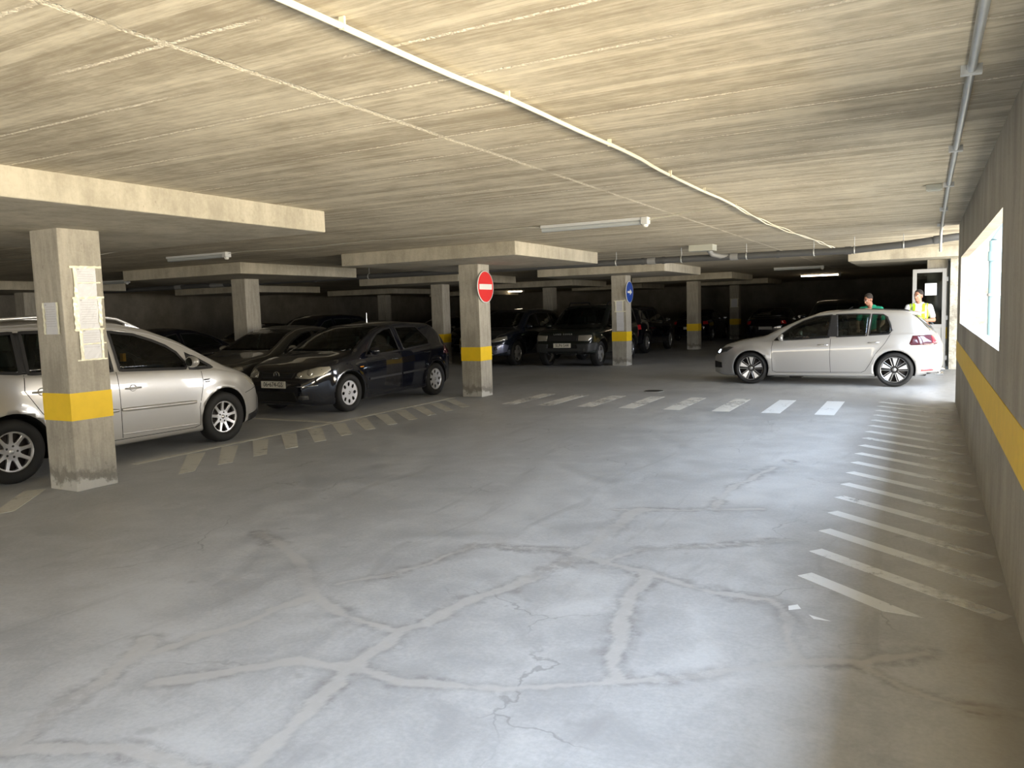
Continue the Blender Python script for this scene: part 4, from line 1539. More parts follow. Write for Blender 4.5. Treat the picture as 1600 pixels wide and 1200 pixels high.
SEDAN = dict(
    rear=-2.15, front=2.20, axles=(1.33, -1.33), wheel_r=0.315, rim_r=0.205, track=1.52, tyre_w=0.2, rim='five', gap=0.05, tum=0.42,
    top=[(-2.16, 0.62), (-2.13, 0.90), (-2.0, 0.99), (-1.55, 1.04), (-1.05, 1.28), (-0.6, 1.40), (-0.2, 1.43), (0.15, 1.39), (0.45, 1.28), (0.85, 1.07), (1.10, 0.955), (1.6, 0.88), (1.95, 0.78), (2.1, 0.68), (2.20, 0.52)],
    belt=[(-2.16, 0.80), (-1.6, 0.96), (-0.3, 0.92), (0.9, 0.89), (1.5, 0.81), (1.95, 0.72), (2.20, 0.5)],
    hw=[(-2.16, 0.66), (-1.95, 0.80), (-1.3, 0.87), (0, 0.88), (1.3, 0.87), (1.75, 0.82), (2.0, 0.72), (2.12, 0.62), (2.20, 0.5)],
    sill=[(-2.16, 0.30), (-1.7, 0.20), (1.7, 0.18), (2.20, 0.22)],
    cab=(-1.35, 1.0), dash=0.75, cab_floor=0.55,
    side_windows=[[(0.80, 0.92), (0.45, 1.14), (0.15, 1.26), (-0.10, 1.30), (-0.14, 0.945)], [(-0.2, 1.30), (-0.6, 1.29), (-1.0, 1.17), (-1.25, 1.0), (-0.22, 0.95)]],
    frame=[(0.8, 0.9), (0.7, 0.92), (-1.1, 0.98), (-1.1, 0.95)], pillars=[],
    windscreen=[(-0.64, 0.985), (0.64, 0.985), (0.52, 1.33), (0.25, 1.36), (-0.25, 1.36), (-0.52, 1.33)],
    rear_window=[(-0.58, 1.08), (0.58, 1.08), (0.48, 1.31), (-0.48, 1.31)],
    seams=[[(0.86, 0.89), (0.85, 0.25)], [(-0.17, 0.93), (-0.17, 0.25)], [(-1.2, 0.98), (-0.95, 0.55), (-0.85, 0.28)]],
    handles=[(-0.02, 0.79), (-0.98, 0.83)], handle_mat='chrome', mirror=(0.66, 0.97), mirror_mat='reflector',
    sided=[('headlight', 'headlamp', 35, [(2.12, 0.42, 0.60), (2.0, 0.60, 0.70), (1.82, 0.78, 0.74), (1.80, 0.80, 0.66), (2.05, 0.60, 0.56)], 0.004, 0.012),
           ('tail_light', 'tail_red', 130, [(-1.95, 0.78, 0.90), (-2.10, 0.60, 0.90), (-2.12, 0.58, 0.76), (-1.92, 0.80, 0.76)], 0.004, 0.012)],
    front_parts=[('grille', 'black_plastic', 0, [[(-0.3, 0.54), (0.3, 0.54), (0.32, 0.66), (-0.32, 0.66)]], 0.004), ('air_intake', 'void', 0, [[(-0.5, 0.26), (0.5, 0.26), (0.45, 0.40), (-0.45, 0.40)]], 0.003)],
)

SUV = dict(
    rear=-2.12, front=2.20, axles=(1.38, -1.38), wheel_r=0.36, rim_r=0.23, track=1.54, tyre_w=0.23, rim='five', gap=0.06, tum=0.33, flare=0.03,
    top=[(-2.14, 0.80), (-2.12, 1.10), (-1.98, 1.35), (-1.80, 1.55), (-1.6, 1.61), (-0.8, 1.66), (0.0, 1.64), (0.35, 1.54), (0.80, 1.27), (1.12, 1.09), (1.6, 1.02), (1.95, 0.92), (2.1, 0.80), (2.20, 0.62)],
    belt=[(-2.14, 0.98), (-1.9, 1.12), (-0.2, 1.04), (1.0, 0.99), (1.6, 0.94), (1.95, 0.84), (2.20, 0.6)],
    hw=[(-2.14, 0.72), (-1.95, 0.84), (-1.3, 0.90), (0, 0.90), (1.3, 0.90), (1.75, 0.86), (2.0, 0.76), (2.12, 0.68), (2.20, 0.58)],
    sill=[(-2.14, 0.42), (-1.7, 0.30), (1.7, 0.28), (2.20, 0.34)],
    cab=(-1.8, 1.0), dash=0.8, cab_floor=0.68, seat_h=0.52,
    side_windows=[[(0.86, 1.04), (0.55, 1.27), (0.25, 1.44), (-0.08, 1.50), (-0.12, 1.065)], [(-0.2, 1.50), (-0.98, 1.50), (-1.04, 1.09), (-0.22, 1.07)], [(-1.08, 1.50), (-1.5, 1.46), (-1.8, 1.2), (-1.1, 1.1)]],
    frame=[(0.8, 1.02), (0.7, 1.04), (-1.1, 1.1), (-1.1, 1.08)], pillars=[],
    windscreen=[(-0.66, 1.12), (0.66, 1.12), (0.56, 1.52), (0.25, 1.56), (-0.25, 1.56), (-0.56, 1.52)],
    rear_window=[(-0.6, 1.14), (0.6, 1.14), (0.52, 1.48), (-0.52, 1.48)],
    seams=[[(0.9, 1.0), (0.88, 0.35)], [(-0.17, 1.04), (-0.17, 0.35)], [(-1.06, 1.07), (-0.95, 0.6), (-0.88, 0.38)]],
    handles=[(-0.02, 0.90), (-0.95, 0.93)], handle_mat='body', mirror=(0.74, 1.10),
    sided=[('headlight', 'reflector', 25, [(2.16, 0.40, 0.76), (2.10, 0.56, 0.83), (1.92, 0.80, 0.88), (1.92, 0.82, 0.78), (2.10, 0.62, 0.72), (2.17, 0.44, 0.70)], 0.005, 0.012),
           ('tail_light', 'tail_red', 130, [(-1.95, 0.84, 1.0), (-2.06, 0.70, 1.0), (-2.10, 0.66, 0.84), (-1.92, 0.84, 0.84)], 0.004, 0.012),
           ('lower_cladding', 'blue_grey', 20, [(2.18, 0.36, 0.60), (2.02, 0.74, 0.66), (1.90, 0.84, 0.60), (1.96, 0.80, 0.42), (2.16, 0.50, 0.36)], 0.004, 0.01),
           ('fog_lamp', 'headlamp_dark', 15, [(2.16, 0.56 + 0.06 * math.cos(a), 0.53 + 0.05 * math.sin(a)) for a in np.linspace(0, 2 * PI, 12, endpoint=False)], 0.008, 0.01)],
    front_parts=[('grille', 'black_plastic', 0, [[(-0.30, 0.68), (-0.03, 0.68), (-0.04, 0.82), (-0.27, 0.82)], [(0.30, 0.68), (0.03, 0.68), (0.04, 0.82), (0.27, 0.82)]], 0.006),
                 ('air_intake', 'void', 0, [[(-0.45, 0.38), (0.45, 0.38), (0.40, 0.56), (-0.40, 0.56)]], 0.003), ('bumper_lip', 'alloy', 0, [[(-0.5, 0.345), (0.5, 0.345), (0.48, 0.375), (-0.48, 0.375)]], 0.006)],
)

OFFROAD = dict(SUV)
OFFROAD.update(
    rear=-2.05, front=1.95, axles=(1.27, -1.27), rim='five', flare=0.045, tum=0.22, wheel_r=0.35, crown=0.02,
    top=[(-2.07, 0.80), (-2.05, 1.25), (-1.96, 1.60), (-1.8, 1.68), (-0.8, 1.72), (0.0, 1.70), (0.20, 1.63), (0.60, 1.32), (0.88, 1.13), (1.0, 1.09), (1.6, 1.04), (1.84, 0.97), (1.92, 0.86), (1.95, 0.62)],
    belt=[(-2.07, 1.08), (-0.2, 1.06), (0.9, 1.02), (1.6, 0.97), (1.84, 0.90), (1.95, 0.6)],
    hw=[(-2.07, 0.80), (-1.9, 0.88), (0, 0.90), (1.4, 0.89), (1.75, 0.86), (1.88, 0.82), (1.95, 0.76)],
    sill=[(-2.07, 0.45), (-1.7, 0.34), (1.6, 0.34), (1.95, 0.40)],
    cab=(-1.8, 0.8), dash=0.62,
    side_windows=[[(0.72, 1.06), (0.42, 1.32), (0.18, 1.52), (-0.08, 1.56), (-0.12, 1.085)], [(-0.2, 1.56), (-0.98, 1.56), (-1.0, 1.10), (-0.22, 1.09)], [(-1.08, 1.56), (-1.75, 1.54), (-1.85, 1.12), (-1.1, 1.1)]],
    windscreen=[(-0.70, 1.15), (0.70, 1.15), (0.63, 1.58), (0.3, 1.62), (-0.3, 1.62), (-0.63, 1.58)],
    rear_window=[(-0.6, 1.16), (0.6, 1.16), (0.56, 1.55), (-0.56, 1.55)],
    seams=[[(0.74, 1.0), (0.72, 0.35)], [(-0.17, 1.04), (-0.17, 0.35)], [(-1.02, 1.07), (-0.95, 0.6), (-0.88, 0.38)]],
    sided=[('headlight', 'reflector', 8, [(1.9, 0.46, 0.73), (1.88, 0.46, 0.875), (1.85, 0.82, 0.885), (1.86, 0.84, 0.80), (1.88, 0.76, 0.72)], 0.008, 0.014),
           ('corner_bumper', 'grey_plastic', 30, [(1.95, 0.40, 0.64), (1.6, 0.90, 0.68), (1.55, 0.92, 0.46), (1.95, 0.44, 0.40)], 0.022, 0.03),
           ('tail_light', 'tail_red', 130, [(-1.95, 0.84, 0.9), (-2.02, 0.76, 0.9), (-2.02, 0.76, 0.7), (-1.92, 0.84, 0.7)], 0.004, 0.012)],
    front_parts=[('grille', 'black_plastic', 0, [[(-0.44, 0.72), (0.44, 0.72), (0.44, 0.88), (-0.44, 0.88)]], 0.006),
                 ('bumper_bar', 'grey_plastic', 0, [[(-0.66, 0.44), (0.66, 0.44), (0.66, 0.53), (-0.66, 0.53)]], 0.02),
                 ('air_intake', 'void', 0, [[(-0.5, 0.53), (0.5, 0.53), (0.5, 0.60), (-0.5, 0.60)]], 0.003)],
)

# --- silver hatchback crossing the lane, nose to the left
hatch, S = make_car('hatchback_car', 'light silver hatchback standing crosswise in the lane with black and bright rims', 'car', HATCH, M['silver_light'], (-1.735, 16.70, 0), PI - math.radians(3.0))
MB().tube([(0, 0, 0), (0.02, 0, 0)], 0.01)
sp_ = MB()
for s in (1, -1):
    pass
n = 9
up_, lo_ = [], []
for k in range(n):
    y = -0.56 + 1.12 * k / (n - 1)
    e = 1 - abs(y) / 0.56
    up_.append(((-1.36), y, 1.388 + 0.012 * min(1, e * 2)))
    lo_.append((-1.72 + 0.03 * (1 - min(1, e * 3)), y, 1.355))
vs = up_ + lo_ + [(x + 0.0, y, z - 0.035) for x, y, z in lo_] + [(x - 0.02, y, z - 0.07) for x, y, z in up_]
fs = []
for k in range(n - 1):
    for a in range(4):
        b = (a + 1) % 4
        fs.append((a * n + k, a * n + k + 1, b * n + k + 1, b * n + k))
fs += [(0, n, 2 * n, 3 * n), (n - 1, 4 * n - 1, 3 * n - 1, 2 * n - 1)]
so = MB().add(vs, fs).build('roof_spoiler', M['silver_light'], hatch)
bm = bmesh.new(); bm.from_mesh(so.data); bmesh.ops.recalc_face_normals(bm, faces=bm.faces); bm.to_mesh(so.data); bm.free()
soft(so, 0.01)
for s in (1, -1):
    ang = math.radians(38) * s
    u0 = S.u_of((1.94, 0.60 * s, 0), ang)
    S.patch([(u0 + 0.055 * math.cos(a), 0.645 + 0.035 * math.sin(a)) for a in np.linspace(0, 2 * PI, 12, endpoint=False)], ang, 0.012, 0.006, 0.03).build('lit_lamp', M['lamp_lit'], hatch)
    ang = math.radians(125) * s
    u0 = S.u_of((-1.90, 0.68 * s, 0), ang)
    S.patch([(u0 - 0.05, 0.80), (u0 + 0.06, 0.80), (u0 + 0.06, 0.92), (u0 - 0.05, 0.92)], ang, 0.007, 0.004, 0.03).build('tail_light_red', M['tail_red'], hatch)
    MB().tube([(-1.95, s * 0.5, 0.23), (-2.06, s * 0.5, 0.23)], 0.035, 12).build('exhaust_tip', M['chrome'], hatch)
MB().tube([(-0.40, 0.02, 1.43), (-0.47, 0.02, 1.475)], 0.008, 6).build('roof_antenna', M['black_plastic'], hatch)

# --- black hatchback, nose to the camera
golf, S = make_car('black_hatchback_car', 'black hatchback with round pale headlights and silver wheel covers of eight holes', 'car', GOLF5, M['black_paint'], (-9.27, 11.38, 0), -PI / 2)
plate_part(golf, S, 0, 0, 0.515, 0.52, 0.112, '06\u2022674-GS', 0.105, 0.012, 0.92)
emblem(golf, S, 0, 0.0, 0.655, 0.062)
MB().tube([(-0.30, 0, 1.44), (-0.30, 0, 1.63)], [0.006, 0.003], 6).build('roof_antenna', M['chrome'], golf)
sl = MB()
for z in (0.625, 0.655, 0.685):
    S.ribbon([(-0.33, z), (0.33, z)], 0.006, 0, 0.009, mb=sl, th=0.004)
sl.build('grille_bar', M['grey_plastic'], golf)

# --- silver minivan, nose away from the camera
van, S = make_car('minivan_car', 'silver minivan with roof rails and nine spoke wheels behind the nearest column', 'car', MINIVAN, M['silver'], (-8.90, 5.785, 0), PI / 2)
for s in (1, -1):
    pts = []
    for x in np.linspace(0.32, -1.55, 16):
        h, nn = S.bvh.ray_cast(Vector((x, s * 0.60, 3)), Vector((0, 0, -1)))[:2]
        lift = 0.055 if 0.15 > x > -1.4 else 0.0 if (x > 0.25 or x < -1.5) else 0.03
        pts.append(h + Vector((0, 0, lift)))
    MB().tube(pts, 0.018, 8).build('roof_rail', M['alloy'], van)
    MB().obox(Vector(pts[0]) + Vector((-0.06, 0, 0.0)), Vector((0.09, 0, -0.028)), (0, 0.022, 0), (0, 0, 0.02)).build('rail_foot', M['rim_bright'], van)
# hanging air freshener behind the windscreen
MB().tube([(0.52, -0.05, 1.30), (0.52, -0.05, 1.20)], 0.003, 5).build('freshener_cord', M['ink'], van)
MB().obox((0.52, -0.05, 1.15), (0.02, 0, 0), (0, 0.03, 0), (0, 0, 0.05)).build('air_freshener', M['amber'], van)

# --- grey sedan beside the black hatchback
sedan, S = make_car('sedan_car', 'dark grey sedan parked between the black hatchback and the column', 'car', SEDAN, M['grey_paint'], (-11.6, 11.85, 0), -PI / 2)
# --- compact off road cars further back
suv, S = make_car('crossover_car', 'dark crossover with blue grey bumper corner left of the boxy off road car', 'car', SUV, M['navy_paint'], (-11.40, 21.60, 0), -PI / 2)
emblem(suv, S, 0, 0.0, 0.86, 0.04)
off, S = make_car('off_road_car', 'boxy black green off road car with white plate and raised roof rails', 'car', OFFROAD, M['green_paint'], (-8.80, 21.47, 0), -PI / 2)
plate_part(off, S, 0, 0.02, 0.605, 0.52, 0.12, 'SUN\u00b7544', 0.115, 0.03, 0.95)
h, nn = S.hit(0, 0.90, 0)
for k, ch in enumerate('LAND ROVER'):
    pass
text_mesh('bonnet_lettering', 'L A N D   R O V E R', 0.066, M['galv'], off, frame((h.x + 0.012, 0, 0.905), (0, 1, 0), (1, 0, 0)), 0.003)
sl = MB()
for z in (0.75, 0.79, 0.83):
    S.ribbon([(-0.42, z), (0.42, z)], 0.012, 0, 0.012, mb=sl, th=0.006)
sl.build('grille_bar', M['grey_plastic'], off)
for s in (1, -1):
    MB().tube([(0.05, s * 0.60, 1.68), (-0.05, s * 0.60, 1.765), (-1.5, s * 0.60, 1.78), (-1.6, s * 0.60, 1.70)], 0.018, 8).build('roof_rail', M['black_plastic'], off)
    MB().tube([(1.92, s * 0.42, 0.44), (1.98, s * 0.42, 0.36), (1.96, s * 0.30, 0.33)], 0.014, 6).build('tow_eye', M['grey_plastic'], off)

# --- simple dark cars of the shadowed rows: opaque glazing, same parts
far_sedan, S1 = make_car('sedan_car', 'dark sedan at far left behind the minivan, its roof just above the minivan nose', 'car', SEDAN, M['black_paint'], (-15.35, 11.7, 0), -PI / 2, cut=False, group='dark cars in the shadowed rows')
far_suv, S2 = make_car('crossover_car', 'dark car seen from behind with red tail lamp right of the blue arrow sign column', 'car', SUV, M['black_paint'], (-9.35, 27.35, 0), PI / 2, cut=False, group='dark cars in the shadowed rows')
GR = 'dark cars in the shadowed rows'
D = -PI / 2
dup(far_sedan, (-17.75, 11.9, 0), D, 'dark sedan second from the column, between the minivan windscreen and the far wall', GR)
dup(far_sedan, (-20.15, 19.65, 0), D, 'dark car with pale headlamp showing left of the column behind the grey sedan', GR)
dup(far_suv, (-17.75, 19.6, 0), D, 'dark tall car whose roof shows over the grey sedan', GR)
dup(far_sedan, (-15.4, 19.5, 0), D, 'dark car whose roof shows left above the black hatchback', GR)
dup(far_suv, (-11.6, 27.6, 0), D, 'dark car deep in shadow behind the crossover', GR)
dup(far_suv, (-15.5, 27.6, 0), D, 'dark car deep in shadow seen above the black hatchback roof', GR)
dup(far_sedan, (-17.9, 27.6, 0), D, 'dark car deep in shadow left of the small distant column', GR)
b1 = dup(far_sedan, (-9.3, 36.6, 0), PI / 2, 'dark car with white rear plate just right of the dim banded column', GR)
b2 = dup(far_sedan, (-5.75, 35.0, 0), PI / 2, 'dark car with white rear plate seen above the silver hatchback bonnet', GR)
b3 = dup(far_suv, (-2.6, 28.0, 0), D, 'dark tall car whose roof shows over the silver hatchback', GR)
for b in (b1, b2):
    plate_part(b, S1, PI, -0.0, 0.60, 0.52, 0.115, '', 0.1, 0.02)


#REST#
# ------------------------------------------------------------------ signs and paper notices
def round_sign(name, label, loc, face, kindf):
    t = thing(name, label, 'sign', loc)
    MB().lathe([(-0.008, 0.001), (-0.008, 0.30), (0.004, 0.30), (0.004, 0.001)], axis='x', n=56).build('sign_plate', M['white_sign'], t)
    MB().lathe([(0.0045, 0.001), (0.0045, 0.280)], axis='x', n=56).build('colour_field', face, t)
    kindf(t)
    MB().box((-0.03, -0.05, -0.04), (-0.008, 0.05, 0.04)).build('mounting_bracket', M['sign_back'], t)
    return t


round_sign('no_entry_sign', 'round red no entry sign with white bar on the middle column', (-7.27, 12.71, 2.05), M['red_sign'],
           lambda t: MB().box((0.004, -0.235, -0.05), (0.0065, 0.235, 0.05)).build('white_bar', M['white_sign'], t))


def arrow(t):
    mb = MB()
    pts = [(-0.17, -0.028), (0.03, -0.028), (0.03, -0.085), (0.18, 0), (0.03, 0.085), (0.03, 0.028), (-0.17, 0.028)]
    vs = [(0.0045, y, z) for y, z in pts] + [(0.0065, y, z) for y, z in pts]
    n_ = len(pts)
    mb.add(vs, [tuple(range(n_, 2 * n_))] + [(i, (i + 1) % n_, n_ + (i + 1) % n_, n_ + i) for i in range(n_)])
    mb.build('white_arrow', M['white_sign'], t)


round_sign('direction_sign', 'round blue sign with white arrow pointing right on the farther column', (-7.18, 20.48, 2.01), M['blue_sign'], arrow)


def notice(label, c, xd, out, w=0.21, h=0.297, tape='none', lines=9, group=None):
    """sheet centred at c, xd along its width, out = outward normal"""
    t = thing('paper_notice', label, 'notice', c, 0, group)
    xd, out = Vector(xd), Vector(out)
    up_ = Vector((0, 0, 1))
    mb = MB()
    nx_, nz = 8, 10
    r = random.Random(int(abs(c[2]) * 1000))
    g = [[r.random() * 0.003 for _ in range(nz + 1)] for _ in range(nx_ + 1)]
    vs = [xd * (w * (i / nx_ - 0.5)) + up_ * (h * (j / nz - 0.5)) + out * (0.004 + g[i][j]) for i in range(nx_ + 1) for j in range(nz + 1)]
    k = len(vs)
    vs += [xd * (w * (i - 0.5)) + up_ * (h * (j - 0.5)) + out * 0.001 for i, j in ((0, 0), (1, 0), (1, 1), (0, 1))]
    fs = [(i * (nz + 1) + j, (i + 1) * (nz + 1) + j, (i + 1) * (nz + 1) + j + 1, i * (nz + 1) + j + 1) for i in range(nx_) for j in range(nz)]
    fs.append((k, k + 3, k + 2, k + 1))
    mb.add(vs, fs)
    mb.build('sheet', M['paper'], t)
    pr = MB()
    for q in range(lines):
        z = h * (0.36 - 0.075 * q)
        ww = w * (0.30 + 0.10 * r.random())
        pr.obox(out * 0.0085 + up_ * z, xd * ww, out * 0.0005, up_ * 0.0016)
    pr.obox(out * 0.0085 + up_ * h * 0.43 - xd * w * 0.33, xd * 0.01, out * 0.0005, up_ * 0.006)
    pr.build('printed_lines', M['ink_grey'], t)

    def strip(a, b, wd):
        a, b = Vector(a), Vector(b)
        P = lambda u, v: xd * u + up_ * v
        n_ = 14
        mb = MB()
        d = (b - a).normalized()
        q = Vector((-d.y, d.x))
        vs = []
        for i in range(n_ + 1):
            p = a.lerp(b, i / n_)
            for s in (-1, 0, 1):
                e = p + q * s * wd / 2 * (0.75 + 0.5 * r.random())
                vs.append(P(e.x, e.y) + out * (0.0095 + 0.004 * r.random()))
        fs = [(3 * i + s, 3 * i + 3 + s, 3 * i + 4 + s, 3 * i + 1 + s) for i in range(n_) for s in (0, 1)]
        base = len(vs)
        vs += [v - out * 0.006 for v in vs]
        fs += [tuple(x + base for x in reversed(f)) for f in fs]
        mb.add(vs, fs)
        mb.build('tape_strip', M['tape'], t)
    W, Hh = w / 2, h / 2
    if 'L' in tape:
        strip((-W, -Hh), (-W, Hh), 0.03)
    if 'R' in tape:
        strip((W, -Hh), (W, Hh), 0.024)
    if 'T' in tape:
        strip((-W - 0.05, Hh), (W + 0.06, Hh + 0.006), 0.020)
    if 'M' in tape:
        strip((-W - 0.01, 0.0), (W + 0.04, 0.008), 0.012)
    if 'B' in tape:
        strip((-W - 0.05, -Hh), (W + 0.04, -Hh + 0.004), 0.014)
    if 'W' in tape:
        strip((-W - 0.018, -Hh * 1.1), (-W - 0.022, Hh), 0.045)
        strip((W + 0.012, -Hh * 0.8), (W + 0.014, Hh), 0.035)
    return t


XF = -7.26 + 0.2115
notice('topmost of the three paper notices taped one below another on the nearest column', (XF, 4.69, 1.965), (0, 1, 0), (1, 0, 0), tape='LTM', lines=6)
notice('middle of the three paper notices on the nearest column, edged with crinkled yellowish tape', (XF, 4.695, 1.676), (0, 1, 0), (1, 0, 0), tape='WTB', lines=10)
notice('lowest of the three paper notices taped on the nearest column', (XF, 4.705, 1.387), (0, 1, 0), (1, 0, 0), tape='LRMB', lines=7)
notice('single bluish paper notice on the shaded left face of the nearest column', (-7.225, 4.66 - 0.2115, 1.64), (1, 0, 0), (0, -1, 0), tape='LR', lines=9)
YF = 20.48 - 0.2115
notice('topmost notice of the strip taped on the blue arrow sign column', (-7.40, YF, 1.63), (1, 0, 0), (0, -1, 0), tape='LRT', lines=9)
notice('middle notice of the strip taped on the blue arrow sign column', (-7.385, YF, 1.335), (1, 0, 0), (0, -1, 0), tape='T', lines=9)
notice('lowest notice of the strip on the blue arrow sign column, reaching the yellow band', (-7.38, YF, 1.08), (1, 0, 0), (0, -1, 0), h=0.24, tape='none', lines=6)
notice('small lone paper notice on the far dark column', (-7.75, 36.6 - 0.2115, 1.66), (1, 0, 0), (0, -1, 0), w=0.30, h=0.38, tape='LRTB', lines=8)


# ------------------------------------------------------------------ lamps
def lamp(x, y, label, lit=False, group='strip lamps under the ceiling', L_=1.36):
    t = thing('strip_lamp', label, 'lamp', (x, y, CEIL), 0, group)
    soft(MB().box((-L_ / 2, -0.05, -0.035), (L_ / 2, 0.05, 0.005)).build('lamp_body', M['lamp_white'], t), 0.006)
    MB().tube([(-L_ / 2 + 0.01, 0, -0.055), (L_ / 2 - 0.01, 0, -0.055)], 0.032, 14).build('lamp_diffuser', M['lamp_on'] if lit else M['diffuser'], t)
    soft(MB().box((L_ / 2, -0.06, -0.085), (L_ / 2 + 0.09, 0.06, 0.005)).build('end_box', M['lamp_white'], t), 0.01)
    MB().lathe([(-0.12, 0.001), (-0.115, 0.03), (-0.085, 0.04)], axis='z', n=18, o=(L_ / 2 + 0.045, 0, 0)).build('sensor_cap', M['white_sign'], t)
    return t


LG = 'strip lamps under the ceiling'
lamp(-3.78, 9.33, 'unlit strip lamp with end sensor on the ceiling near the centre, before the middle slab')
lamp(-10.85, 9.21, 'unlit strip lamp on the ceiling right of the nearest notice column')
lamp(-3.5, 25.3, 'unlit strip lamp just above the glowing lamp over the silver hatchback')
l1 = lamp(-3.68, 32.6, 'glowing warm strip lamp in the dark above the silver hatchback', True)
l2 = lamp(-19.6, 37.0, 'glowing strip lamp seen just right of the no entry sign', True)
lamp(-19.0, 13.3, 'small distant unlit strip lamp beneath the slab left of the minivan nose')

# ------------------------------------------------------------------ pipes, conduit, cables, boxes
PY = 14.66
pipe_pts = [(-22, 2.50), (-12, 2.49), (-5.8, 2.474), (-3.4, 2.462), (-1.15, 2.452), (-0.27, 2.503), (0.40, 2.572), (0.6, 2.58)]
t = thing('drain_pipe', 'long grey drain pipe hung below the ceiling across the whole hall', 'pipe', (0, PY, 0))
MB().tube([(x, 0, z) for x, z in pipe_pts], 0.060, 18).build('pipe_run', M['pvc_grey'], t)


def pz(x):
    return float(np.interp(x, [p[0] for p in pipe_pts], [p[1] for p in pipe_pts]))


for x, m, w in ((-4.68, 'pvc_light', 0.16), (-4.86, 'pvc_grey', 0.05), (-4.45, 'pvc_grey', 0.05), (-3.12, 'pvc_light', 0.14), (-2.35, 'pvc_grey', 0.05), (-1.2, 'pvc_grey', 0.10), (0.16, 'pvc_grey', 0.14), (-16.5, 'pvc_light', 0.5), (-13.2, 'pvc_grey', 0.14), (-18.0, 'pvc_light', 0.25)):
    MB().tube([(x - w / 2, 0, pz(x - w / 2)), (x + w / 2, 0, pz(x + w / 2))], 0.068, 18).build('pipe_coupling', M[m], t)
for x in (-5.4, -4.1, -2.9, -1.75, -1.1, -0.35, -15.0, -11.5):
    MB().tube([(x, 0, pz(x) + 0.05), (x, 0, CEIL + 0.01)], 0.005, 6).build('hanger_rod', M['galv'], t)
    MB().lathe([(-0.012, 0.068), (0.012, 0.068), (0.012, 0.061), (-0.012, 0.061)], axis='x', n=20, closed=True, o=(x, 0, pz(x))).build('pipe_clamp', M['galv'], t)

t = thing('drain_box', 'pale grey box on the ceiling with an elbow running into the drain pipe', 'drain box', (-3.62, 14.35, CEIL))
soft(MB().box((-0.22, -0.16, -0.11), (0.22, 0.16, 0.005)).build('box', M['box_grey'], t), 0.008)
MB().tube([(0.10, 0.05, -0.09), (0.14, 0.12, -0.17), (0.28, 0.28, -0.205), (0.42, 0.30, -0.21)], 0.045, 14).build('elbow_pipe', M['pvc_light'], t)

t = thing('steel_conduit', 'galvanised steel conduit running along the ceiling beside the right wall', 'conduit', (0.17, 0, 0))
MB().tube([(0, 1.0, CEIL - 0.02), (0.0, 9, CEIL - 0.02), (0.02, 13.9, CEIL - 0.025), (0.02, 14.4, CEIL - 0.03), (0.02, 14.45, 2.34)], 0.02, 12).build('conduit_tube', M['galv'], t)
for y in (2.2, 4.4, 6.6, 8.6, 10.9, 13.2):
    MB().box((-0.045, y - 0.02, CEIL - 0.044), (0.045, y + 0.02, CEIL - 0.0005)).build('clip', M['galv'], t)
t = thing('junction_box', 'small grey box beside the steel conduit near the right wall', 'junction box', (0.05, 8.70, CEIL))
soft(MB().box((-0.07, -0.07, -0.05), (0.07, 0.07, -0.0005)).build('box', M['box_grey'], t), 0.006)
MB().box((-0.055, -0.055, -0.056), (0.055, 0.055, -0.048)).build('lid', M['box_grey'], t)


def cable_pts(pts, wob, sag, seed, st=0.18):
    r = random.Random(seed)
    out = []
    for (a, b) in zip(pts[:-1], pts[1:]):
        a, b = Vector(a), Vector(b)
        n_ = max(1, int((b - a).length / st))
        for i in range(n_):
            out.append(a.lerp(b, i / n_))
    out.append(Vector(pts[-1]))
    ph = r.random() * 6
    res = []
    s = 0
    for i, p in enumerate(out):
        if i:
            s += (p - out[i - 1]).length
        res.append(p + Vector((wob * (math.sin(s * 1.9 + ph) + 0.6 * math.sin(s * 4.3 + 2 * ph)), 0, -sag * abs(math.sin(s * 2.1 + ph)))))
    return res


zc = CEIL - 0.032
t = thing('power_cable', 'thick cream cable clipped along the ceiling from the near top edge to the drain pipe', 'cable', (0, 0, 0))
pl = [(-1.96, 1.2, zc), (-1.92, 2.3, zc), (-1.87, 3.6, zc), (-1.83, 5.5, zc), (-1.86, 6.6, zc), (-1.84, 8.67, zc), (-1.90, 10.9, zc), (-1.74, 14.0, zc), (-1.62, 17.5, zc)]
MB().tube(cable_pts(pl[:6], 0.006, 0.004, 3), 0.0125, 10).build('cable_run', M['cable'], t)
MB().tube(cable_pts(pl[5:], 0.010, 0.010, 5), 0.008, 8).build('cable_run', M['cable'], t)
MB().tube(cable_pts([(x + (0.03 if i else 0.01) + 0.02 * (i % 2), y, z) for i, (x, y, z) in enumerate(pl[5:])], 0.012, 0.010, 9), 0.007, 8).build('cable_run', M['cable'], t)
for y in (2.35, 3.55, 4.9, 6.3, 7.4):
    x = float(np.interp(y, [p[1] for p in pl], [p[0] for p in pl]))
    MB().box((x - 0.009, y - 0.005, CEIL - 0.046), (x + 0.016, y + 0.005, CEIL - 0.001)).build('clip', M['cable'], t)
tag(MB().tube(cable_pts([(-3.02, 9.33, CEIL - 0.03), (-2.6, 9.2, CEIL - 0.01), (-1.84, 8.75, CEIL - 0.01)], 0.0, 0.004, 2), 0.005, 8).build('lamp_cable', M['cable']),
    'thin cream cable from the centre strip lamp to the thick ceiling cable', 'cable')
tag(MB().tube([(-10.08, 9.21, CEIL - 0.03)] + [(x, 9.25 + 0.02 * math.sin(x * 2), CEIL - 0.008 - 0.02 * abs(math.sin(x * 1.3))) for x in np.linspace(-9.9, -4.6, 30)] + [(-4.47, 9.33, CEIL - 0.02)], 0.005, 8).build('lamp_cable', M['cable_grey']),
    'thin grey cable on the ceiling linking the two nearest unlit strip lamps', 'cable')
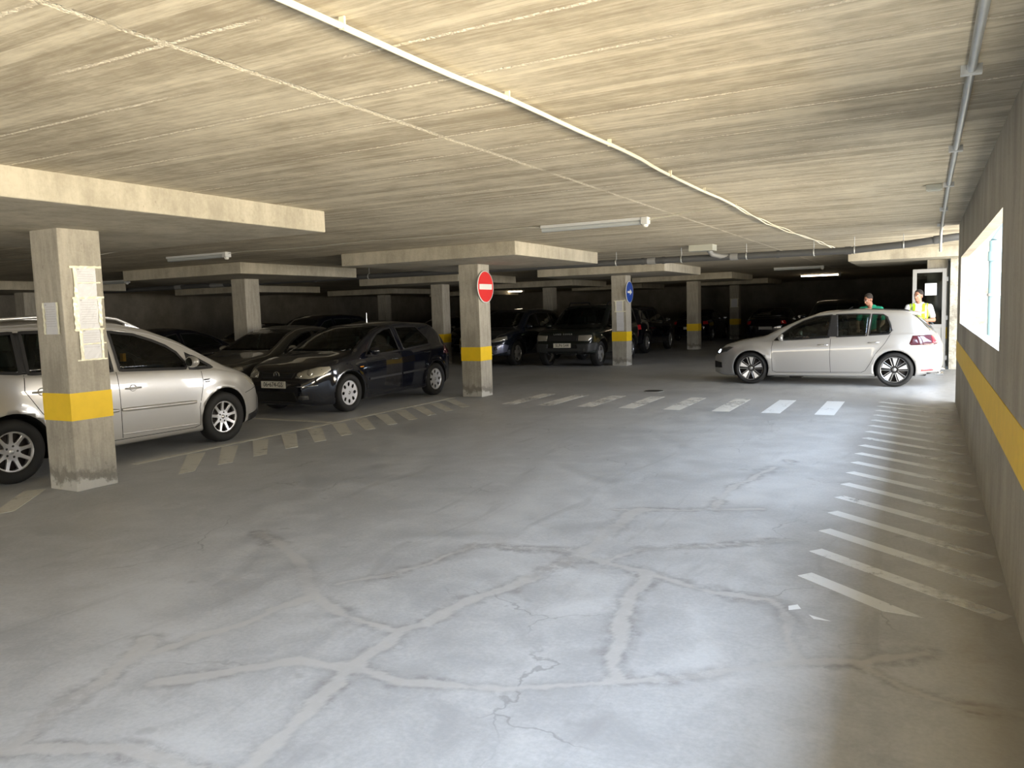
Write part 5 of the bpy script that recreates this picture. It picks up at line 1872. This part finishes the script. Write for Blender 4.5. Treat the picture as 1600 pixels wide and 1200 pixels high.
tag(MB().tube([(-13.2 + 0.28 * i, 7.3, 2.56 + 0.0045 * (i - 7) ** 2 * 0.5) for i in range(15)], 0.007, 8).build('hanging_cable', M['cable_grey']),
    'thin cable sagging under the ceiling at the left picture edge', 'cable')

t = thing('floor_drain', 'small dark round drain cover in the floor before the off road car', 'drain cover', (-4.52, 14.2, 0))
MB().lathe([(0.001, 0.17), (0.006, 0.17), (0.006, 0.15), (0.004, 0.001)], axis='z', n=28).build('cover', M['iron'], t)
MB().lathe([(0.0008, 0.19), (0.004, 0.185), (0.004, 0.17), (0.0008, 0.17)], axis='z', n=28, closed=True).build('frame_ring', M['galv'], t)

# pale blue downpipe outside the wall opening
t = thing('downpipe', 'pale blue downpipe outside the opening in the right wall', 'pipe', (0.90, 13.7, 0))
MB().tube([(0, 0, 0), (0, 0, 2.15), (0.0, 0, 2.42)], 0.085, 20).build('pipe_run', M['pvc_blue'], t)
MB().tube([(0, 0, 2.12), (0, 0, 2.26)], 0.10, 20).build('pipe_socket', M['pvc_blue'], t)
MB().tube([(0, 0, 1.60), (0, 0, 1.64)], 0.098, 20).build('pipe_clamp', M['galv'], t)
MB().tube([(0, 0, 2.40), (0.12, 0.1, 2.62), (0.12, 0.1, 4.0)], 0.075, 16).build('upper_pipe', M['pvc_blue'], t)

# ------------------------------------------------------------------ open door at the exit
t = thing('door_1', None, None, (0.06, 20.12, 0))
t['kind'] = 'structure'
del_ = [k for k in ('label', 'category') if k in t]
hw_, hh = 0.34, 2.26
f = MB()
f.box((-hw_, -0.03, 0.02), (-hw_ + 0.085, 0.03, hh)).box((hw_ - 0.085, -0.03, 0.02), (hw_, 0.03, hh)).box((-hw_ + 0.085, -0.03, hh - 0.085), (hw_ - 0.085, 0.03, hh))
f.box((-hw_ + 0.085, -0.03, 0.93), (hw_ - 0.085, 0.03, 1.01)).box((-hw_ + 0.085, -0.03, 0.02), (hw_ - 0.085, 0.03, 0.14))
soft(f.build('door_frame', M['frame_grey'], t), 0.004)
MB().box((-hw_ + 0.085, -0.006, 1.01), (hw_ - 0.085, 0.006, hh - 0.085)).build('glass_pane', M['door_glass'], t)
MB().box((-hw_ + 0.085, -0.012, 0.14), (hw_ - 0.085, 0.012, 0.93)).build('lower_panel', M['door_panel'], t)
h_ = MB().box((-hw_ + 0.02, -0.045, 1.0), (-hw_ + 0.06, -0.03, 1.2)).tube([(-hw_ + 0.04, -0.045, 1.13), (-hw_ + 0.04, -0.075, 1.13), (-hw_ + 0.16, -0.075, 1.13)], 0.010, 8)
h_.build('handle', M['galv'], t)
for z in (0.25, 1.15, 2.02):
    MB().box((hw_, -0.02, z - 0.05), (hw_ + 0.035, 0.02, z + 0.05)).build('hinge', M['frame_grey'], t)
notice('white paper notice stuck on the glass of the open door', (0.09, 20.085, 1.80), (1, 0, 0), (0, -1, 0), w=0.235, h=0.27, tape='none', lines=8)


# ------------------------------------------------------------------ people
def blob(name, prims, mat, parent, voxel=0.012, smooth=4):
    mb = MB()
    for pr in prims:
        if pr[0] == 'e':
            _, c, r, *rot = pr
            c = Vector(c)
            vs = []
            n1, n2 = 14, 9
            Rm = rot[0] if rot else Matrix.Identity(3)
            for j in range(1, n2):
                th = PI * j / n2
                for i in range(n1):
                    ph = 2 * PI * i / n1
                    vs.append(c + Rm @ Vector((r[0] * math.sin(th) * math.cos(ph), r[1] * math.sin(th) * math.sin(ph), r[2] * math.cos(th))))
            top = len(vs)
            vs.append(c + Rm @ Vector((0, 0, r[2])))
            vs.append(c - Rm @ Vector((0, 0, r[2])))
            fs = []
            for j in range(n2 - 2):
                for i in range(n1):
                    fs.append((j * n1 + i, (j + 1) * n1 + i, (j + 1) * n1 + (i + 1) % n1, j * n1 + (i + 1) % n1))
            for i in range(n1):
                fs.append((top, i, (i + 1) % n1))
                o = (n2 - 2) * n1
                fs.append((top + 1, o + (i + 1) % n1, o + i))
            mb.add(vs, fs)
        else:
            _, a, ra, b, rb = pr
            a, b = Vector(a), Vector(b)
            d = (b - a)
            ln = d.length or 1e-4
            d.normalize()
            pts, rs = [], []
            for q in (1.0, 0.85, 0.5, 0.0):
                pts.append(a - d * ra * q)
                rs.append(max(0.002, ra * math.sqrt(max(0, 1 - q * q))))
            for q in (0.0, 0.5, 0.85, 1.0):
                pts.append(b + d * rb * q)
                rs.append(max(0.002, rb * math.sqrt(max(0, 1 - q * q))))
            mb.tube(pts, rs, 12)
    o = mb.build(name, mat)
    md = o.modifiers.new('r', 'REMESH')
    md.mode = 'VOXEL'
    md.voxel_size = voxel
    md2 = o.modifiers.new('s', 'SMOOTH')
    md2.factor = 0.5
    md2.iterations = smooth
    apply_mods(o)
    for p in o.data.polygons:
        p.use_smooth = True
    if not o.data.materials:
        o.data.materials.append(mat)
    o.parent = parent
    return o


def hand_prims(wrist, d, palm, side_dir, curl=0.7):
    """d = direction of the fingers, palm = palm normal, side_dir = towards the thumb"""
    wrist, d, palm, sd = Vector(wrist), Vector(d).normalized(), Vector(palm).normalized(), Vector(side_dir).normalized()
    pr = [('c', wrist, 0.026, wrist + d * 0.04, 0.030)]
    for q in (-0.028, -0.009, 0.010, 0.028):
        pr.append(('c', wrist + d * 0.02 + sd * q * 0.6, 0.014, wrist + d * 0.085 + sd * q, 0.013))
    for q, ln in ((-0.030, 0.060), (-0.010, 0.075), (0.011, 0.080), (0.031, 0.070)):
        b = wrist + d * 0.088 + sd * q
        m = b + (d * math.cos(curl * 0.6) + palm * math.sin(curl * 0.6)) * ln * 0.5
        e = m + (d * math.cos(curl * 1.6) + palm * math.sin(curl * 1.6)) * ln * 0.5
        pr += [('c', b, 0.009, m, 0.0085), ('c', m, 0.0085, e, 0.0075)]
    b = wrist + d * 0.03 + sd * 0.028
    m = b + (d * 0.6 + sd * 0.8).normalized() * 0.04
    e = m + (d * 0.9 + sd * 0.3 + palm * 0.3).normalized() * 0.032
    pr += [('c', b, 0.013, m, 0.011), ('c', m, 0.011, e, 0.009)]
    return pr


def person(label, loc, rz, hgt, skin, shirt, head_turn=0.0, head_tilt=0.0, arms=None, lean=0.0, vest=False, seated=False, trousers=True):
    t = thing('person', label, 'person', loc, rz)
    k = hgt / 1.75
    S_ = lambda *p: Vector(p) * k

    def ln(p):  # lean forward about the pelvis
        p = Vector(p)
        if p.z > 0.95 * k:
            q = p - Vector((0, 0, 0.95 * k))
            c, s = math.cos(lean), math.sin(lean)
            return Vector((q.x * c + q.z * s, q.y, -q.x * s + q.z * c)) + Vector((0, 0, 0.95 * k))
        return p
    neck = ln(S_(0, 0, 1.47))
    RT = Matrix.Rotation(head_turn, 3, 'Z') @ Matrix.Rotation(head_tilt, 3, 'Y')
    hc = neck + RT @ S_(0.025, 0, 0.155)
    Hd = lambda x, y, z: hc + RT @ (Vector((x, y, z)) * k)
    prims = [('e', Hd(-0.012, 0, 0.025), (0.095 * k, 0.074 * k, 0.098 * k), RT), ('e', Hd(0.022, 0, -0.03), (0.068 * k, 0.058 * k, 0.085 * k), RT),
             ('e', Hd(0.055, 0, -0.085), (0.030 * k, 0.032 * k, 0.024 * k), RT),
             ('c', Hd(0.088, 0, 0.005), 0.010 * k, Hd(0.106, 0, -0.032), 0.014 * k), ('e', Hd(0.083, 0, -0.058), (0.014 * k, 0.024 * k, 0.010 * k), RT),
             ('c', Hd(0.078, -0.035, 0.022), 0.011 * k, Hd(0.078, 0.035, 0.022), 0.011 * k),
             ('e', Hd(-0.01, 0.076, -0.01), (0.020 * k, 0.010 * k, 0.032 * k), RT), ('e', Hd(-0.01, -0.076, -0.01), (0.020 * k, 0.010 * k, 0.032 * k), RT),
             ('c', neck + S_(-0.005, 0, -0.06), 0.062 * k, Hd(-0.012, 0, -0.06), 0.054 * k)]
    torso = [('e', ln(S_(0, 0, 1.27)), (0.115 * k, 0.165 * k, 0.22 * k)), ('e', ln(S_(0, 0, 1.05)), (0.105 * k, 0.145 * k, 0.17 * k)), ('c', ln(S_(0, -0.14, 1.40)), 0.060 * k, ln(S_(0, 0.14, 1.40)), 0.060 * k),
             ('e', S_(0, 0, 0.93), (0.11 * k, 0.155 * k, 0.12 * k))]
    prims += torso
    shirt_p = [('e', ln(S_(0, 0, 1.27)), (0.130 * k, 0.180 * k, 0.225 * k)), ('e', ln(S_(0, 0, 1.08)), (0.122 * k, 0.165 * k, 0.20 * k)), ('c', ln(S_(0, -0.155, 1.40)), 0.068 * k, ln(S_(0, 0.155, 1.40)), 0.068 * k),
               ('c', ln(S_(0, -0.06, 1.455)), 0.050 * k, ln(S_(0, 0.06, 1.455)), 0.050 * k), ('e', S_(0, 0, 0.96), (0.122 * k, 0.168 * k, 0.10 * k))]
    arms = arms or {}
    for s in (1, -1):
        sh = ln(S_(0, s * 0.19, 1.395))
        el, wr, fd, pn, th = arms.get(s, ((0.0, s * 0.25, 1.12), (0.03, s * 0.26, 0.87), (0.1, 0, -1), (0, -s, 0), (1, 0, 0)))
        el, wr = ln(S_(*el)) if arms.get('lean', True) else S_(*el), ln(S_(*wr)) if arms.get('lean', True) else S_(*wr)
        prims += [('c', sh, 0.052 * k, el, 0.040 * k), ('c', el, 0.041 * k, wr, 0.027 * k)] + hand_prims(wr, fd, pn, th)
        mid = sh.lerp(el, 0.68)
        shirt_p += [('c', sh, 0.068 * k, mid, 0.062 * k)]
    tr, shoe = [], []
    if seated:
        for s in (1, -1):
            hip, kn, an = S_(0, s * 0.09, 0.92), S_(0.42, s * 0.13, 1.0), S_(0.62, s * 0.12, 0.62)
            prims += [('c', hip, 0.075 * k, kn, 0.055 * k), ('c', kn, 0.053 * k, an, 0.036 * k)]
            tr += [('c', hip, 0.095 * k, kn, 0.070 * k), ('c', kn, 0.066 * k, an, 0.052 * k)]
            shoe.append((an, s))
    else:
        for s in (1, -1):
            hip, kn, an = S_(0, s * 0.09, 0.90), S_(0.02, s * 0.10, 0.48), S_(-0.01, s * 0.11, 0.08)
            prims += [('c', hip, 0.078 * k, kn, 0.055 * k), ('c', kn, 0.052 * k, an, 0.036 * k)]
            tr += [('c', hip, 0.098 * k, kn, 0.070 * k), ('c', kn, 0.068 * k, an + Vector((0, 0, 0.02)), 0.058 * k)]
            shoe.append((an, s))
    tr += [('e', S_(0, 0, 0.92), (0.128 * k, 0.172 * k, 0.11 * k))]
    blob('body', prims, skin, t, 0.0075, 3)
    blob('shirt', shirt_p, shirt, t, 0.012, 4)
    blob('trousers', tr, M['trousers'], t, 0.014, 4)
    for an, s in shoe:
        blob('shoe', [('c', an + S_(-0.03, 0, -0.035), 0.042 * k, an + S_(0.15, s * 0.02, -0.045), 0.034 * k)], M['shoe'], t, 0.012, 3)
    hp = [('e', Hd(-0.022, 0, 0.045), (0.098 * k, 0.079 * k, 0.092 * k), RT)]
    hair = blob('hair', hp, M['hair'], t, 0.008, 2)
    bm = bmesh.new()
    bm.from_mesh(hair.data)
    inv = RT.inverted()
    rm = []
    for f in bm.faces:
        q = inv @ (f.calc_center_median() - hc) / k
        if q.z < 0.02 and q.x > -0.02 or q.x > 0.055 and q.z < 0.085 or q.z < -0.05:
            rm.append(f)
    bmesh.ops.delete(bm, geom=rm, context='FACES')
    bm.to_mesh(hair.data)
    bm.free()
    for s in (1, -1):
        MB().lathe([(0.008 * k, 0.001), (0.006 * k, 0.008 * k), (0, 0.012 * k), (-0.006 * k, 0.008 * k)], axis='x', n=12, o=tuple(Hd(0.079, s * 0.031, 0.003))).build('eye', M['eye'], t)
        MB().tube([Hd(0.092, s * 0.024, 0.003), Hd(0.089, s * 0.034, 0.003)], 0.0045, 8).build('pupil', M['ink'], t)
        MB().tube([Hd(0.090, s * 0.014, 0.026), Hd(0.088, s * 0.034, 0.030), Hd(0.072, s * 0.050, 0.024)], [0.004, 0.005, 0.003], 6).build('eyebrow', M['hair'], t)
    MB().tube([Hd(0.086, -0.024, -0.059), Hd(0.097, 0, -0.056), Hd(0.086, 0.024, -0.059)], [0.003, 0.005, 0.003], 6).build('mouth', M['lips'], t)
    if vest:
        vp = [('e', ln(S_(0, 0, 1.27)), (0.142 * k, 0.196 * k, 0.236 * k)), ('e', ln(S_(0, 0, 1.06)), (0.136 * k, 0.184 * k, 0.24 * k)), ('c', ln(S_(0, -0.125, 1.405)), 0.077 * k, ln(S_(0, 0.125, 1.405)), 0.077 * k)]
        v = blob('safety_vest', vp, M['vest'], t, 0.010, 3)
        v.data.materials.append(M['vest_band'])
        bm = bmesh.new()
        bm.from_mesh(v.data)
        rm = []
        for f in bm.faces:
            c = f.calc_center_median() / k
            if (c.x > 0 and abs(c.y) < 0.055 + max(0, (c.z - 1.25)) * 0.05) or c.z < 0.84 or (abs(c.y) < 0.075 and c.z > 1.45) or (abs(c.y) > 0.172 and c.z > 1.20 and abs(c.x) < 0.07):
                rm.append(f)
            elif (0.112 < abs(c.y) < 0.142 and c.z > 1.12):
                f.material_index = 1
            elif 1.04 < c.z < 1.10:
                f.material_index = 1
        bmesh.ops.delete(bm, geom=rm, context='FACES')
        bm.to_mesh(v.data)
        bm.free()
        md = v.modifiers.new('solid', 'SOLIDIFY')
        md.thickness = 0.004
    return t


person('man in yellow safety vest over white shirt standing at the car tail, looking left', (-0.13, 18.35, 0), -PI / 2, 1.78, M['skin_b'], M['white_shirt'], head_turn=-0.55,
       arms={1: ((0.03, 0.27, 1.13), (0.20, 0.05, 1.13), (0.15, -1, 0.05), (0, 0, -1), (1, 0, 0.2)), -1: ((0.02, -0.27, 1.13), (0.22, -0.08, 1.06), (0.15, 1, 0), (-1, 0, 0), (0, 0, 1))}, vest=True)
person('man in green shirt standing behind the silver hatchback roof, head turned down left', (-1.02, 18.55, 0), -PI / 2 - 0.25, 1.76, M['skin'], M['green_shirt'], head_turn=-0.45, head_tilt=0.35, lean=0.20,
       arms={1: ((0.10, 0.26, 1.13), (0.30, 0.18, 1.02), (1, -0.3, -0.1), (0, 0, -1), (0, -1, 0)), -1: ((0.10, -0.26, 1.13), (0.30, -0.18, 1.02), (1, 0.3, -0.1), (0, 0, -1), (0, 1, 0))})
drv = person('driver in dark shirt seated at the wheel of the silver hatchback', (-1.60, 16.34, -0.43), PI, 1.70, M['skin'], M['seat'], seated=True,
             arms={1: ((0.20, 0.24, 1.16), (0.42, 0.12, 1.30), (1, -0.1, 0.3), (0, -1, 0), (0, -0.3, 1)), -1: ((0.20, -0.24, 1.16), (0.42, -0.12, 1.30), (1, 0.1, 0.3), (0, 1, 0), (0, 0.3, 1))})
